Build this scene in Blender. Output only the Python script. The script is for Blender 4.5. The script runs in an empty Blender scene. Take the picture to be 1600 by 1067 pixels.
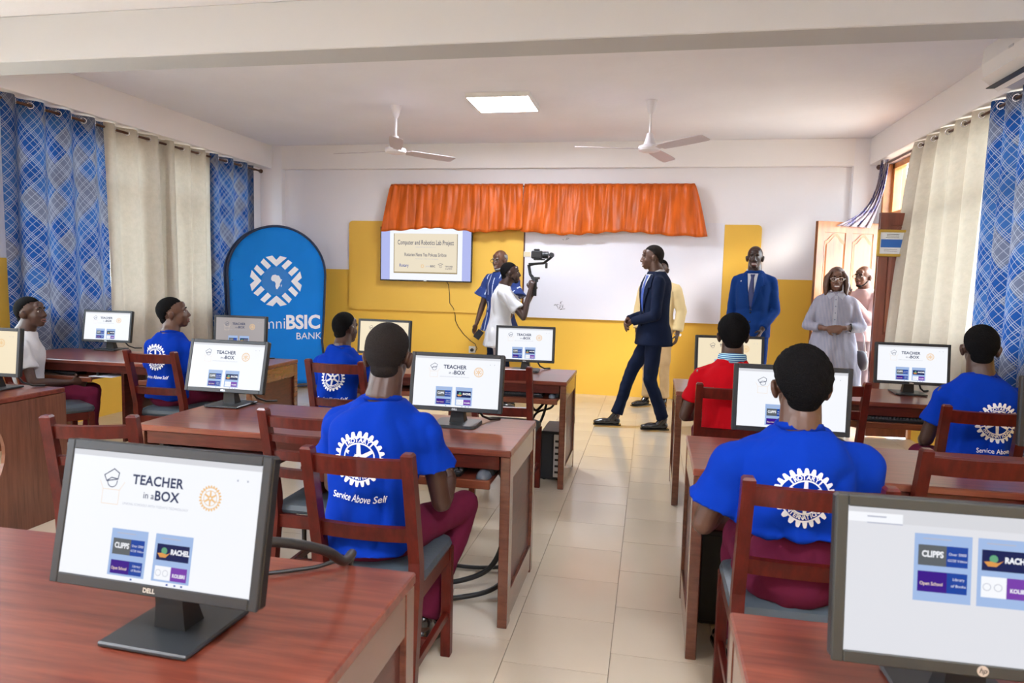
import bpy, bmesh, math, random
from math import sin, cos, pi, radians, sqrt, atan2
from mathutils import Vector as V, Matrix, noise, geometry
from mathutils.bvhtree import BVHTree
random.seed(7)
scene = bpy.context.scene
COL = scene.collection

# ------------------------------------------------------------------ camera, world, lights, exposure
FPX, YAW, PITCH, ROLL, CAMH = 1094.785, 0.1933, -0.09, 0.0248, 1.4446
def make_camera():
    fw = V((-sin(YAW)*cos(PITCH), cos(YAW)*cos(PITCH), sin(PITCH)))
    r = V((cos(YAW), sin(YAW), 0)); u = r.cross(fw)
    R = cos(ROLL)*r + sin(ROLL)*u; U = -sin(ROLL)*r + cos(ROLL)*u
    cam = bpy.data.cameras.new('camera'); o = bpy.data.objects.new('camera', cam); COL.objects.link(o)
    m = Matrix((R, U, -fw)).transposed().to_4x4(); m.translation = V((0, 0, CAMH)); o.matrix_world = m
    cam.sensor_width = 36; cam.lens = FPX/1600*36; cam.clip_start = .05
    cam.dof.use_dof = True; cam.dof.focus_distance = 4.6; cam.dof.aperture_fstop = 7.1
    scene.camera = o
make_camera()
EXPOSURE = 1.1
WORLD_STRENGTH = 6.6
PANEL_STRENGTH = 43.0
w = bpy.data.worlds.new('world'); scene.world = w; w.use_nodes = True
w.node_tree.nodes['Background'].inputs[0].default_value = (.80, .90, 1.0, 1)
w.node_tree.nodes['Background'].inputs[1].default_value = WORLD_STRENGTH
sun = bpy.data.lights.new('sun', 'SUN'); sun.energy = 4.5; sun.angle = radians(12); sun.color = (1, .9, .78)
so = bpy.data.objects.new('sun', sun); COL.objects.link(so)
so.rotation_euler = V((-.80, .36, -.46)).to_track_quat('-Z', 'Y').to_euler()
vs = scene.view_settings
vs.view_transform = 'Standard'; vs.look = 'None'; vs.gamma = 1; vs.exposure = EXPOSURE; vs.use_curve_mapping = False

# ------------------------------------------------------------------ materials
def mat(name, col, rough=.5, metal=0, emit=None, es=1., coat=0, bump=0, bscale=20, vary=0, vscale=6, stretch=(1, 1, 1), sheen=0, trans=0, spec=.5, coords='Object', alpha=None, trl=0):
    m = bpy.data.materials.new(name); m.use_nodes = True
    nt = m.node_tree; b = nt.nodes['Principled BSDF']; N = nt.nodes.new; L = nt.links.new
    b.inputs['Base Color'].default_value = (*col, 1); b.inputs['Roughness'].default_value = rough
    b.inputs['Metallic'].default_value = metal; b.inputs['Coat Weight'].default_value = coat; b.inputs['Coat Roughness'].default_value = .12
    b.inputs['Sheen Weight'].default_value = sheen; b.inputs['Transmission Weight'].default_value = trans
    b.inputs['Specular IOR Level'].default_value = spec
    if emit: b.inputs['Emission Color'].default_value = (*emit, 1); b.inputs['Emission Strength'].default_value = es
    if bump or vary:
        tc = N('ShaderNodeTexCoord'); mp = N('ShaderNodeMapping'); mp.inputs['Scale'].default_value = stretch
        L(tc.outputs[coords], mp.inputs[0])
    if bump:
        n = N('ShaderNodeTexNoise'); n.inputs['Scale'].default_value = bscale; n.inputs['Detail'].default_value = 4
        L(mp.outputs[0], n.inputs['Vector'])
        bp = N('ShaderNodeBump'); bp.inputs['Strength'].default_value = bump; bp.inputs['Distance'].default_value = .01
        L(n.outputs[0], bp.inputs['Height']); L(bp.outputs[0], b.inputs['Normal'])
    if vary:
        n = N('ShaderNodeTexNoise'); n.inputs['Scale'].default_value = vscale; n.inputs['Detail'].default_value = 5
        L(mp.outputs[0], n.inputs['Vector'])
        cr = N('ShaderNodeValToRGB'); e = cr.color_ramp.elements
        e[0].position = .3; e[1].position = .7
        e[0].color = (*[c*(1-vary) for c in col], 1); e[1].color = (*[min(1, c*(1+vary)) for c in col], 1)
        L(n.outputs[0], cr.inputs[0]); L(cr.outputs[0], b.inputs['Base Color'])
    if trl:
        t = N('ShaderNodeBsdfTranslucent'); t.inputs[0].default_value = (*col, 1); mx = N('ShaderNodeMixShader'); mx.inputs[0].default_value = trl
        out = nt.nodes['Material Output']; L(b.outputs[0], mx.inputs[1]); L(t.outputs[0], mx.inputs[2]); L(mx.outputs[0], out.inputs[0])
    return m

def wood(name, dark, light, rough=.3, coat=.5, scale=3., stretch=(1, 14, 14), spec=.5):
    m = mat(name, dark, rough=rough, coat=coat, spec=spec)
    nt = m.node_tree; b = nt.nodes['Principled BSDF']; N = nt.nodes.new; L = nt.links.new
    tc = N('ShaderNodeTexCoord'); mp = N('ShaderNodeMapping'); mp.inputs['Scale'].default_value = stretch
    n = N('ShaderNodeTexNoise'); n.inputs['Scale'].default_value = scale; n.inputs['Detail'].default_value = 6; n.inputs['Roughness'].default_value = .65
    n2 = N('ShaderNodeTexNoise'); n2.inputs['Scale'].default_value = 2.2; n2.inputs['Detail'].default_value = 2
    mx = N('ShaderNodeMath'); mx.operation = 'MULTIPLY_ADD'; mx.inputs[1].default_value = .45
    cr = N('ShaderNodeValToRGB'); e = cr.color_ramp.elements; e[0].position = .5; e[1].position = .85
    e[0].color = (*dark, 1); e[1].color = (*light, 1)
    L(tc.outputs['Object'], mp.inputs[0]); L(mp.outputs[0], n.inputs['Vector']); L(tc.outputs['Object'], n2.inputs['Vector'])
    L(n2.outputs[0], mx.inputs[0]); L(n.outputs[0], mx.inputs[2]); L(mx.outputs[0], cr.inputs[0]); L(cr.outputs[0], b.inputs['Base Color'])
    bp = N('ShaderNodeBump'); bp.inputs['Strength'].default_value = .12; bp.inputs['Distance'].default_value = .004
    L(n.outputs[0], bp.inputs['Height']); L(bp.outputs[0], b.inputs['Normal'])
    return m

M = {}
M['ceiling'] = mat('ceiling_plaster', (.85, .84, .90), .9, bump=.25, bscale=14, vary=.02, vscale=2, spec=.2)
M['white_paint'] = mat('white_paint', (.86, .83, .84), .75, bump=.06, bscale=30, spec=.3)
M['beam'] = mat('beam_paint', (.56, .57, .60), .8, bump=.1, bscale=12, spec=.2)
M['grout'] = mat('grout', (.32, .27, .21), .9)
M['tile'] = mat('cream_tile', (.60, .52, .405), .16, vary=.05, vscale=1.3, coords='Object')
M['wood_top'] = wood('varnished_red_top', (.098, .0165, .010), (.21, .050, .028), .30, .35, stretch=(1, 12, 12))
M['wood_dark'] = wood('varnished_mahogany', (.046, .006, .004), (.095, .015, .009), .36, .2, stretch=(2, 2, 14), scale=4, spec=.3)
M['wood_side'] = wood('varnished_side', (0.0858, 0.0234, 0.0140), (0.1560, 0.0507, 0.0281), .24, .7, stretch=(2, 2, 10), scale=4)
M['wood_panel'] = wood('brown_veneer', (0.0936, 0.0296, 0.0156), (0.1872, 0.0702, 0.0390), .4, .3, stretch=(3, 10, .6), scale=5)
M['wood_chair'] = wood('chair_mahogany', (.046, .0032, .0020), (.10, .0095, .0052), .36, .16, stretch=(8, 2, 3), scale=4, spec=.28)
M['wood_front'] = wood('orange_red_edge', (0.1248, 0.0273, 0.0109), (0.1950, 0.0507, 0.0203), .35, .4, scale=4)
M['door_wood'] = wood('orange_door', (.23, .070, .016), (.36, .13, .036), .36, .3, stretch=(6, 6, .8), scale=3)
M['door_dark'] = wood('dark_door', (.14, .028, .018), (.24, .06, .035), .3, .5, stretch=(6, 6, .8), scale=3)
M['frame_wood'] = wood('orange_frame', (.52, .20, .06), (.68, .30, .10), .4, .2, stretch=(3, 3, 3), scale=3)
M['black'] = mat('black_plastic', (.010, .0105, .012), .42, spec=.4)
M['bezel'] = mat('bezel_grey', (.014, .0165, .021), .45, spec=.4)
M['bezel_hp'] = mat('bezel_warm_grey', (.030, .031, .027), .5, spec=.35)
M['stand'] = mat('stand_grey', (.022, .025, .029), .38)
M['cable'] = mat('cable_rubber', (.012, .012, .013), .45)
M['silver'] = mat('silver', (.55, .56, .58), .35, metal=.7)
M['chrome'] = mat('chrome', (.75, .75, .78), .15, metal=1)
M['rod'] = mat('rod_bronze', (.10, .045, .03), .35, metal=.6)
M['cushion'] = mat('grey_vinyl', (0.0585, 0.0780, 0.0975), .42, bump=.1, bscale=60, coords='Object')
M['fan'] = mat('fan_white', (.72, .69, .74), .3)
M['fan_blade'] = mat('fan_blade', (.52, .45, .49), .4)
M['ac'] = mat('ac_white', (.78, .77, .78), .35)
M['lightpanel'] = mat('light_panel', (1, 1, 1), .5, emit=(.92, .965, 1.06), es=PANEL_STRENGTH)
M['yellow'] = mat('yellow_board', (.82, .49, .065), .55, bump=.05, bscale=40)
M['whiteboard'] = mat('whiteboard', (.80, .80, .88), .35)
M['orange'] = mat('orange_satin', (.58, .105, .007), .40, bump=.25, bscale=12, vary=.25, vscale=4, stretch=(3, 3, .7), spec=.3)
M['beige'] = mat('beige_linen', (.47, .425, .36), .9, bump=.25, bscale=40, vary=.06, vscale=20, spec=.2, trl=.20)
M['wshirt'] = mat('white_shirt', (.52, .52, .54), .9, bump=.3, bscale=9, spec=.2)
M['blue_shirt'] = mat('royal_blue_cotton', (.0012, .028, .31), .95, bump=.5, bscale=9, spec=.12)
M['red_shirt'] = mat('red_polo_cotton', (.42, .0025, .008), .95, bump=.3, bscale=9, spec=.12)
M['maroon'] = mat('maroon_trousers', (.115, .010, .034), .95, bump=.4, bscale=10, spec=.15)
M['navy'] = mat('navy_suit', (.004, .009, .030), .9, bump=.3, bscale=7, spec=.2)
M['suit_blue'] = mat('bright_blue_suit', (.003, .030, .155), .9, bump=.3, bscale=7, spec=.2)
M['tie'] = mat('tie_blue', (.04, .09, .36), .5)
M['tie_dark'] = mat('tie_navy', (.012, .02, .10), .5)
M['cream'] = mat('cream_cloth', (.72, .55, .28), .8, bump=.3, bscale=8)
M['khaki'] = mat('khaki_trousers', (.52, .34, .16), .8, bump=.35, bscale=9)
M['pinkshirt'] = mat('pale_pink_shirt', (.55, .42, .42), .85, bump=.3, bscale=9, spec=.2)
M['greytrouser'] = mat('grey_trousers', (.28, .24, .25), .8, bump=.3, bscale=9)
M['skin'] = mat('skin_dark', (.058, .025, .016), .42, bump=.05, bscale=80)
M['skin2'] = mat('skin_brown', (.095, .042, .025), .42, bump=.05, bscale=80)
M['skin_warm'] = mat('skin_warm', (.15, .068, .042), .42)
M['skin3'] = mat('skin_deep', (.034, .015, .011), .38, bump=.05, bscale=80)
M['lip'] = mat('lip', (.16, .05, .045), .45)
M['hair'] = mat('hair_black', (.0045, .004, .0045), .95, bump=.8, bscale=220, spec=.12)
M['hair_short'] = mat('hair_cropped', (.019, .015, .014), .95, bump=.8, bscale=260, spec=.15)
M['hair_grey'] = mat('hair_grey', (.30, .29, .28), .9, bump=.8, bscale=200)
M['hair_brown'] = mat('hair_brown', (.10, .045, .028), .4, bump=.4, bscale=60, stretch=(6, 6, .6))
M['teeth'] = mat('teeth', (.8, .78, .74), .3)
M['eye'] = mat('eye_white', (.34, .32, .30), .3)
M['iris'] = mat('iris', (.01, .007, .005), .2)
M['shoe'] = mat('shoe_black', (.012, .011, .012), .2, coat=.5)
M['glass'] = mat('glass_rim', (.02, .02, .02), .3, metal=.3)
M['lens'] = mat('lens', (.9, .9, .95), .05, trans=.9, spec=.4)
M['print_white'] = mat('print_white', (.82, .84, .9), .7)
M['print_cyan'] = mat('print_cyan', (.10, .45, .72), .7)
M['gold'] = mat('gold_frame', (.55, .36, .06), .35, metal=.4)
M['paper'] = mat('paper', (.75, .78, .85), .6)
M['print_blue'] = mat('print_blue', (.02, .13, .50), .6)
M['banner'] = mat('banner_blue', (.006, .20, .66), .75, bump=.12, bscale=3, vary=.10, vscale=1.2, spec=.2)
M['banner_disc'] = mat('banner_disc', (.015, .19, .58), .55)
M['bannerframe'] = mat('banner_edge', (.012, .025, .07), .6)
M['socket'] = mat('socket_white', (.75, .72, .66), .4)
M['key'] = mat('key_black', (.04, .042, .048), .5)
M['mouse'] = mat('mouse_grey', (.09, .11, .14), .3)
M['bag'] = mat('bag_leather', (.035, .035, .05), .4)
M['strap'] = mat('strap_white', (.7, .68, .68), .4)
M['pane'] = mat('window_glass', (1, 1, 1), .02, trans=1, spec=.5)
M['ground'] = mat('outside_ground', (.55, .50, .42), .9)
def pane_mat():
    m = bpy.data.materials.new('window_glass'); m.use_nodes = True; nt = m.node_tree; nt.nodes.clear(); N = nt.nodes.new; L = nt.links.new
    o = N('ShaderNodeOutputMaterial'); mx = N('ShaderNodeMixShader'); t = N('ShaderNodeBsdfTransparent'); t.inputs[0].default_value = (.93, .96, .95, 1); g = N('ShaderNodeBsdfGlossy'); g.inputs['Roughness'].default_value = .03
    mx.inputs[0].default_value = .10; L(t.outputs[0], mx.inputs[1]); L(g.outputs[0], mx.inputs[2]); L(mx.outputs[0], o.inputs[0]); return m
M['pane'] = pane_mat()
def em(name, c, s=1.0): return mat(name, (0, 0, 0), .3, emit=c, es=s*.95/2**EXPOSURE, spec=.1)
M['scr_white'] = em('screen_white', (.93, .95, 1.0), 1.05)
M['scr_cream'] = em('screen_cream', (1.0, .86, .62), .95)
M['scr_grey'] = em('screen_grey', (.66, .60, .60), .62)
M['scr_hp'] = em('screen_hp', (.86, .87, .93), .93)
M['scr_bar'] = em('screen_bar', (.80, .81, .86), .9)
M['scr_text'] = em('screen_text', (.04, .06, .16), .8)
M['scr_faint'] = em('screen_faint', (.55, .58, .70), .9)
M['scr_orange'] = em('screen_orange', (.98, .62, .28), .95)
M['scr_pale'] = em('screen_pale_orange', (1.0, .80, .62), .98)
M['scr_card'] = em('screen_card', (.40, .56, .88), .95)
M['scr_blue'] = em('screen_blue', (.01, .07, .42), .9)
M['scr_navy'] = em('screen_navy', (.008, .02, .12), .8)
M['scr_violet'] = em('screen_violet', (.05, .01, .30), .9)
M['scr_purple'] = em('screen_purple', (.22, .06, .48), .9)
M['scr_photo'] = em('screen_photo', (.15, .17, .19), .8)
M['scr_green'] = em('screen_green', (.15, .45, .25), .9)
M['scr_hand'] = em('screen_hand', (.85, .38, .10), .9)
M['scr_lav'] = em('tv_lavender', (.50, .55, .95), .95)
M['scr_plaque'] = em('tv_plaque', (.93, .82, .63), .95)
M['scr_plaque_edge'] = em('tv_plaque_edge', (.42, .33, .18), .9)

def wall_paint():
    m = mat('two_tone_wall', (.8, .8, .8), .6, spec=.35)
    nt = m.node_tree; b = nt.nodes['Principled BSDF']; N = nt.nodes.new; L = nt.links.new
    g = N('ShaderNodeNewGeometry'); s = N('ShaderNodeSeparateXYZ'); L(g.outputs['Position'], s.inputs[0])
    gt = N('ShaderNodeMath'); gt.operation = 'GREATER_THAN'; gt.inputs[1].default_value = 1.509; L(s.outputs[2], gt.inputs[0])
    mx = N('ShaderNodeMix'); mx.data_type = 'RGBA'; L(gt.outputs[0], mx.inputs['Factor'])
    mx.inputs['A'].default_value = (.84, .50, .065, 1); mx.inputs['B'].default_value = (.84, .82, .86, 1)
    L(mx.outputs['Result'], b.inputs['Base Color'])
    n = N('ShaderNodeTexNoise'); n.inputs['Scale'].default_value = 30; bp = N('ShaderNodeBump'); bp.inputs['Strength'].default_value = .06; bp.inputs['Distance'].default_value = .01
    L(g.outputs['Position'], n.inputs['Vector']); L(n.outputs[0], bp.inputs['Height']); L(bp.outputs[0], b.inputs['Normal'])
    return m
M['wall'] = wall_paint()

def lattice(name, c1, c2, c3, line, trl=.3, sc=1.):
    """woven-look diamond lattice: crossing bundles of pale lines over patches of blue and grey (UV in metres)"""
    m = mat(name, c1, .8, spec=.2)
    nt = m.node_tree; b = nt.nodes['Principled BSDF']; N = nt.nodes.new; L = nt.links.new
    def mth(op, a, bb=None, c=None):
        n = N('ShaderNodeMath'); n.operation = op
        for i, x in enumerate((a, bb, c)):
            if x is None: continue
            if isinstance(x, (int, float)): n.inputs[i].default_value = x
            else: L(x, n.inputs[i])
        return n.outputs[0]
    uv = N('ShaderNodeUVMap'); uv.uv_map = 'UVMap'; s = N('ShaderNodeSeparateXYZ'); L(uv.outputs[0], s.inputs[0])
    u = mth('MULTIPLY', s.outputs[0], 5.6*sc); v = mth('MULTIPLY', s.outputs[1], 4.5*sc)
    a = mth('ADD', u, v); c = mth('SUBTRACT', u, v)
    fa = mth('FLOOR', a); fc = mth('FLOOR', c)
    cb = N('ShaderNodeCombineXYZ'); L(fa, cb.inputs[0]); L(fc, cb.inputs[1])
    wn = N('ShaderNodeTexWhiteNoise'); wn.noise_dimensions = '2D'; L(cb.outputs[0], wn.inputs['Vector'])
    cr = N('ShaderNodeValToRGB'); cr.color_ramp.interpolation = 'CONSTANT'
    e = cr.color_ramp.elements; e[0].position = 0; e[0].color = (*c1, 1); e[1].position = .38; e[1].color = (*c2, 1)
    x = e.new(.68); x.color = (*c3, 1)
    L(wn.outputs['Value'], cr.inputs[0])
    def lines(t, offs):
        r = None
        f = mth('FRACT', t)
        for o, wd in offs:
            d = mth('ABSOLUTE', mth('SUBTRACT', f, o)); l = mth('LESS_THAN', d, wd)
            r = l if r is None else mth('MAXIMUM', r, l)
        return r
    la = lines(a, [(.06, .016), (.15, .013), (.24, .013), (.62, .013), (.88, .012)]); lc = lines(c, [(.05, .016), (.14, .013), (.46, .012), (.76, .013), (.85, .012)])
    ln = mth('MAXIMUM', la, lc)
    mx = N('ShaderNodeMix'); mx.data_type = 'RGBA'; L(ln, mx.inputs['Factor']); L(cr.outputs[0], mx.inputs['A']); mx.inputs['B'].default_value = (*line, 1)
    L(mx.outputs['Result'], b.inputs['Base Color'])
    t = N('ShaderNodeBsdfTranslucent'); L(mx.outputs['Result'], t.inputs[0]); ms = N('ShaderNodeMixShader'); ms.inputs[0].default_value = trl
    L(b.outputs[0], ms.inputs[1]); L(t.outputs[0], ms.inputs[2]); L(ms.outputs[0], nt.nodes['Material Output'].inputs[0])
    return m
M['lattice'] = lattice('blue_lattice_curtain', (.008, .045, .18), (.095, .105, .155), (.022, .075, .22), (.24, .25, .31), .30)
M['lattice2'] = lattice('mauve_lattice_curtain', (.10, .10, .30), (.36, .32, .42), (.50, .44, .52), (.75, .68, .70), .3, 1.2)

def stripes(name, base, line, freq=60, width=.3, axis=0, thin=None):
    m = mat(name, base, .8, bump=.25, bscale=9)
    nt = m.node_tree; b = nt.nodes['Principled BSDF']; N = nt.nodes.new; L = nt.links.new
    tc = N('ShaderNodeTexCoord'); s = N('ShaderNodeSeparateXYZ'); L(tc.outputs['Object'], s.inputs[0])
    a = N('ShaderNodeMath'); a.operation = 'MULTIPLY'; a.inputs[1].default_value = freq; L(s.outputs[axis], a.inputs[0])
    f = N('ShaderNodeMath'); f.operation = 'FRACT'; L(a.outputs[0], f.inputs[0])
    l = N('ShaderNodeMath'); l.operation = 'LESS_THAN'; l.inputs[1].default_value = width; L(f.outputs[0], l.inputs[0])
    o = l.outputs[0]
    if thin:
        n = N('ShaderNodeTexNoise'); n.inputs['Scale'].default_value = thin; L(tc.outputs['Object'], n.inputs['Vector'])
        g = N('ShaderNodeMath'); g.operation = 'GREATER_THAN'; g.inputs[1].default_value = .47; L(n.outputs[0], g.inputs[0])
        q = N('ShaderNodeMath'); q.operation = 'MULTIPLY'; L(o, q.inputs[0]); L(g.outputs[0], q.inputs[1]); o = q.outputs[0]
    mx = N('ShaderNodeMix'); mx.data_type = 'RGBA'; L(o, mx.inputs['Factor']); mx.inputs['A'].default_value = (*base, 1); mx.inputs['B'].default_value = (*line, 1)
    L(mx.outputs['Result'], b.inputs['Base Color'])
    return m
M['smock'] = stripes('blue_smock', (.006, .028, .15), (.55, .62, .78), 13, .14, 0, 9)
M['dress'] = stripes('striped_dress', (.36, .34, .39), (.20, .21, .30), 80, .42, 0)
M['dress_plain'] = mat('dress_collar', (.40, .40, .47), .85)
M['placket'] = mat('placket_button', (.17, .18, .25), .85)  # dark grey-blue cloth tone of the round buttons down the dress front
M['collar'] = stripes('polo_collar', (.02, .10, .30), (.45, .75, .85), 95, .45, 2)

# ------------------------------------------------------------------ mesh building helpers
class MB:
    def __init__(s): s.v = []; s.f = []; s.m = []; s.uv = {}
    def add(s, vs, fs, mi=0):
        o = len(s.v); s.v += [tuple(x) for x in vs]; s.f += [tuple(i+o for i in f) for f in fs]; s.m += [mi]*len(fs); return s
    def box(s, x0, x1, y0, y1, z0, z1, mi=0, c=0.0, T=None):
        """box with chamfer c on every edge"""
        X, Y, Z = (x0, x1), (y0, y1), (z0, z1)
        if c <= 0:
            vs = [V((X[i], Y[j], Z[k])) for i in (0, 1) for j in (0, 1) for k in (0, 1)]
            fs = [(0, 1, 3, 2), (4, 6, 7, 5), (0, 4, 5, 1), (2, 3, 7, 6), (0, 2, 6, 4), (1, 5, 7, 3)]
        else:
            vs = []; idx = {}
            for i in (0, 1):
                for j in (0, 1):
                    for k in (0, 1):
                        d = [c if q == 0 else -c for q in (i, j, k)]
                        p = (X[i], Y[j], Z[k])
                        for ax in range(3):
                            q = [p[a] + (0 if a == ax else d[a]) for a in range(3)]
                            idx[(i, j, k, ax)] = len(vs); vs.append(V(q))
            fs = []
            for ax in range(3):
                for sd in (0, 1):
                    o = [a for a in range(3) if a != ax]
                    def key(a, b):
                        t = [0, 0, 0]; t[ax] = sd; t[o[0]] = a; t[o[1]] = b; return idx[(*t, ax)]
                    fs.append((key(0, 0), key(1, 0), key(1, 1), key(0, 1)))
            for ax in range(3):
                o = [a for a in range(3) if a != ax]
                for a in (0, 1):
                    for b in (0, 1):
                        def kk(t, axx):
                            z = [0, 0, 0]; z[ax] = t; z[o[0]] = a; z[o[1]] = b; return idx[(*z, axx)]
                        fs.append((kk(0, o[0]), kk(1, o[0]), kk(1, o[1]), kk(0, o[1])))
            for i in (0, 1):
                for j in (0, 1):
                    for k in (0, 1): fs.append(tuple(idx[(i, j, k, a)] for a in range(3)))
        if T: vs = [T @ p for p in vs]
        return s.add(vs, fs, mi)
    def beam(s, p0, p1, w, d, mi=0, c=.003, up=V((0, 1, 0))):
        """bar of section w (side) x d (along up) from p0 to p1"""
        p0, p1 = V(p0), V(p1); z = (p1-p0); L = z.length; z.normalize(); x = V(up).cross(z).normalized(); y = z.cross(x)
        T = Matrix((x, y, z)).transposed().to_4x4(); T.translation = p0
        return s.box(-w/2, w/2, -d/2, d/2, 0, L, mi, c, T)
    def ring_loft(s, rings, cap=True, mi=0, closed=False):
        n = len(rings[0]); o = len(s.v); s.v += [tuple(p) for r in rings for p in r]; k = len(rings)
        for i in range(k if closed else k-1):
            a, b = o+i*n, o+((i+1) % k)*n
            for j in range(n): s.f.append((a+j, a+(j+1) % n, b+(j+1) % n, b+j)); s.m.append(mi)
        if cap and not closed:
            s.f.append(tuple(o+j for j in reversed(range(n)))); s.m.append(mi)
            s.f.append(tuple(o+(k-1)*n+j for j in range(n))); s.m.append(mi)
        return s
    def tube(s, pts, r, n=10, mi=0, cap=True, closed=False):
        pts = [V(p) for p in pts]; rings = []; prev = None
        for i, p in enumerate(pts):
            if closed: t = pts[(i+1) % len(pts)]-pts[i-1]
            else: t = pts[min(i+1, len(pts)-1)]-pts[max(i-1, 0)]
            t.normalize()
            if prev is None: x = t.orthogonal().normalized()
            else: x = (prev - t*prev.dot(t)).normalized()
            prev = x; y = t.cross(x); rr = r[i] if isinstance(r, (list, tuple)) else r
            rings.append([p + x*rr*cos(2*pi*j/n) + y*rr*sin(2*pi*j/n) for j in range(n)])
        return s.ring_loft(rings, cap, mi, closed)
    def cyl(s, p0, p1, r0, r1=None, n=20, mi=0): return s.tube([p0, p1], [r0, r0 if r1 is None else r1], n, mi)
    def lathe(s, prof, n=28, mi=0, T=None):
        rings = []
        for r, z in prof:
            ring = [V((r*cos(2*pi*j/n), r*sin(2*pi*j/n), z)) for j in range(n)]
            rings.append([T @ p for p in ring] if T else ring)
        return s.ring_loft(rings, True, mi)
    def ell(s, c, r, R=None, n=16, k=10, mi=0):
        c = V(c); rings = []
        for i in range(k+1):
            a = pi*i/k; a = max(.02, min(pi-.02, a))
            ring = []
            for j in range(n):
                p = V((r[0]*sin(a)*cos(2*pi*j/n), r[1]*sin(a)*sin(2*pi*j/n), -r[2]*cos(a)))
                ring.append(c + (R @ p if R else p))
            rings.append(ring)
        return s.ring_loft(rings, True, mi)
    def cap(s, p0, p1, r0, r1, n=14, flat=1.0, side=None):
        """tapered capsule; flat squeezes it along `side`"""
        p0, p1 = V(p0), V(p1); z = p1-p0; L = z.length; z = z.normalized() if L > 1e-6 else V((0, 0, 1))
        x = (side - z*side.dot(z)).normalized() if side else z.orthogonal().normalized(); y = z.cross(x); rings = []
        def ring(c, rr): rings.append([c + x*rr*flat*cos(2*pi*j/n) + y*rr*sin(2*pi*j/n) for j in range(n)])
        for a in (.05, .5, 1.0): ring(p0 - z*r0*cos(a*pi/2), max(r0*sin(a*pi/2), 1e-4))
        for t in (.33, .66): ring(p0+z*L*t, r0+(r1-r0)*t)
        for a in (1.0, .5, .05): ring(p1 + z*r1*cos(a*pi/2), max(r1*sin(a*pi/2), 1e-4))
        return s.ring_loft(rings, True)
    def prism(s, poly, f0, f1, mi=0):
        """extrude a 2-D polygon between two mappings (u,v)->xyz"""
        a = [V(f0(u, v)) for u, v in poly]; b = [V(f1(u, v)) for u, v in poly]
        return s.ring_loft([a, b], True, mi)
    def mesh(s, name):
        me = bpy.data.meshes.new(name); me.from_pydata(s.v, [], s.f); me.polygons.foreach_set('material_index', s.m); me.update()
        return me
    def build(s, name, mats, parent=None, smooth=False, loc=None, fix=True):
        me = s.mesh(name)
        if fix:
            bm = bmesh.new(); bm.from_mesh(me); bmesh.ops.recalc_face_normals(bm, faces=bm.faces); bm.to_mesh(me); bm.free()
        return link(name, me, mats, parent, smooth, loc)

def link(name, me, mats, parent=None, smooth=False, loc=None):
    for m in (mats if isinstance(mats, (list, tuple)) else [mats]): me.materials.append(M[m] if isinstance(m, str) else m)
    if smooth:
        me.polygons.foreach_set('use_smooth', [True]*len(me.polygons))
        if smooth == 'auto': me.set_sharp_from_angle(angle=radians(38))
    o = bpy.data.objects.new(name, me); COL.objects.link(o)
    if parent: o.parent = parent
    if loc: o.location = loc
    return o
def tag(o, label=None, cat=None, group=None, kind=None):
    if label: o['label'] = label
    if cat: o['category'] = cat
    if group: o['group'] = group
    if kind: o['kind'] = kind
    return o
def thing(name, label, cat, loc=(0, 0, 0), rz=0, group=None):
    o = bpy.data.objects.new(name, None); COL.objects.link(o); o.location = loc; o.rotation_euler = (0, 0, rz); o.empty_display_size = .1
    return tag(o, label, cat, group)
def copy_tree(o, parent=None):
    c = o.copy(); COL.objects.link(c)
    if parent: c.parent = parent
    for ch in o.children: copy_tree(ch, c)
    return c
def struct(mb, name, mats, parent=None, **k):
    o = mb.build(name, mats, parent, **k)
    if not parent: o['kind'] = 'structure'
    return o

TMP = bpy.data.scenes.new('scratch')       # modifiers and lettering are evaluated here, away from the growing scene
JUNK = []
def evaluated(o):
    TMP.collection.objects.link(o)
    with bpy.context.temp_override(scene=TMP, view_layer=TMP.view_layers[0]):
        dg = bpy.context.evaluated_depsgraph_get(); return bpy.data.meshes.new_from_object(o.evaluated_get(dg))
def text_mesh(txt, size, bold=0.0, shear=0.0, spacing=1.0, align='CENTER'):
    c = bpy.data.curves.new('t', 'FONT'); c.body = txt; c.size = size; c.offset = bold; c.shear = shear; c.space_character = spacing
    c.align_x = align; c.align_y = 'CENTER'; c.resolution_u = 3
    o = bpy.data.objects.new('t', c); me = evaluated(o)
    vs = [v.co.copy() for v in me.vertices]; fs = [tuple(p.vertices) for p in me.polygons]
    JUNK.extend((o, c, me)); return vs, fs

def flat_poly(pts, step=None):
    """triangulated 2-D polygon, with inner grid points when step is given"""
    vs = [V((p[0], p[1])) for p in pts]; n = len(vs); ed = []
    if step:
        out = []
        for i in range(n):
            a, b = vs[i], vs[(i+1) % n]; k = max(1, int((b-a).length/step))
            out += [a.lerp(b, t/k) for t in range(k)]
        vs = out; n = len(vs)
    ed = [(i, (i+1) % n) for i in range(n)]
    if step:
        xs = [v.x for v in vs]; ys = [v.y for v in vs]
        def inside(p):
            c = False
            for i in range(n):
                a, b = vs[i], vs[(i+1) % n]
                if (a.y > p.y) != (b.y > p.y) and p.x < (b.x-a.x)*(p.y-a.y)/(b.y-a.y)+a.x: c = not c
            return c
        pts2 = []; x = min(xs)+step/2
        while x < max(xs):
            y = min(ys)+step/2
            while y < max(ys):
                p = V((x, y))
                if inside(p): pts2.append(p)
                y += step
            x += step
        vs = vs+pts2
    r = geometry.delaunay_2d_cdt(vs, ed, [], 1, 1e-5)
    return [V((p.x, p.y, 0)) for p in r[0]], [tuple(f) for f in r[2]]

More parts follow.
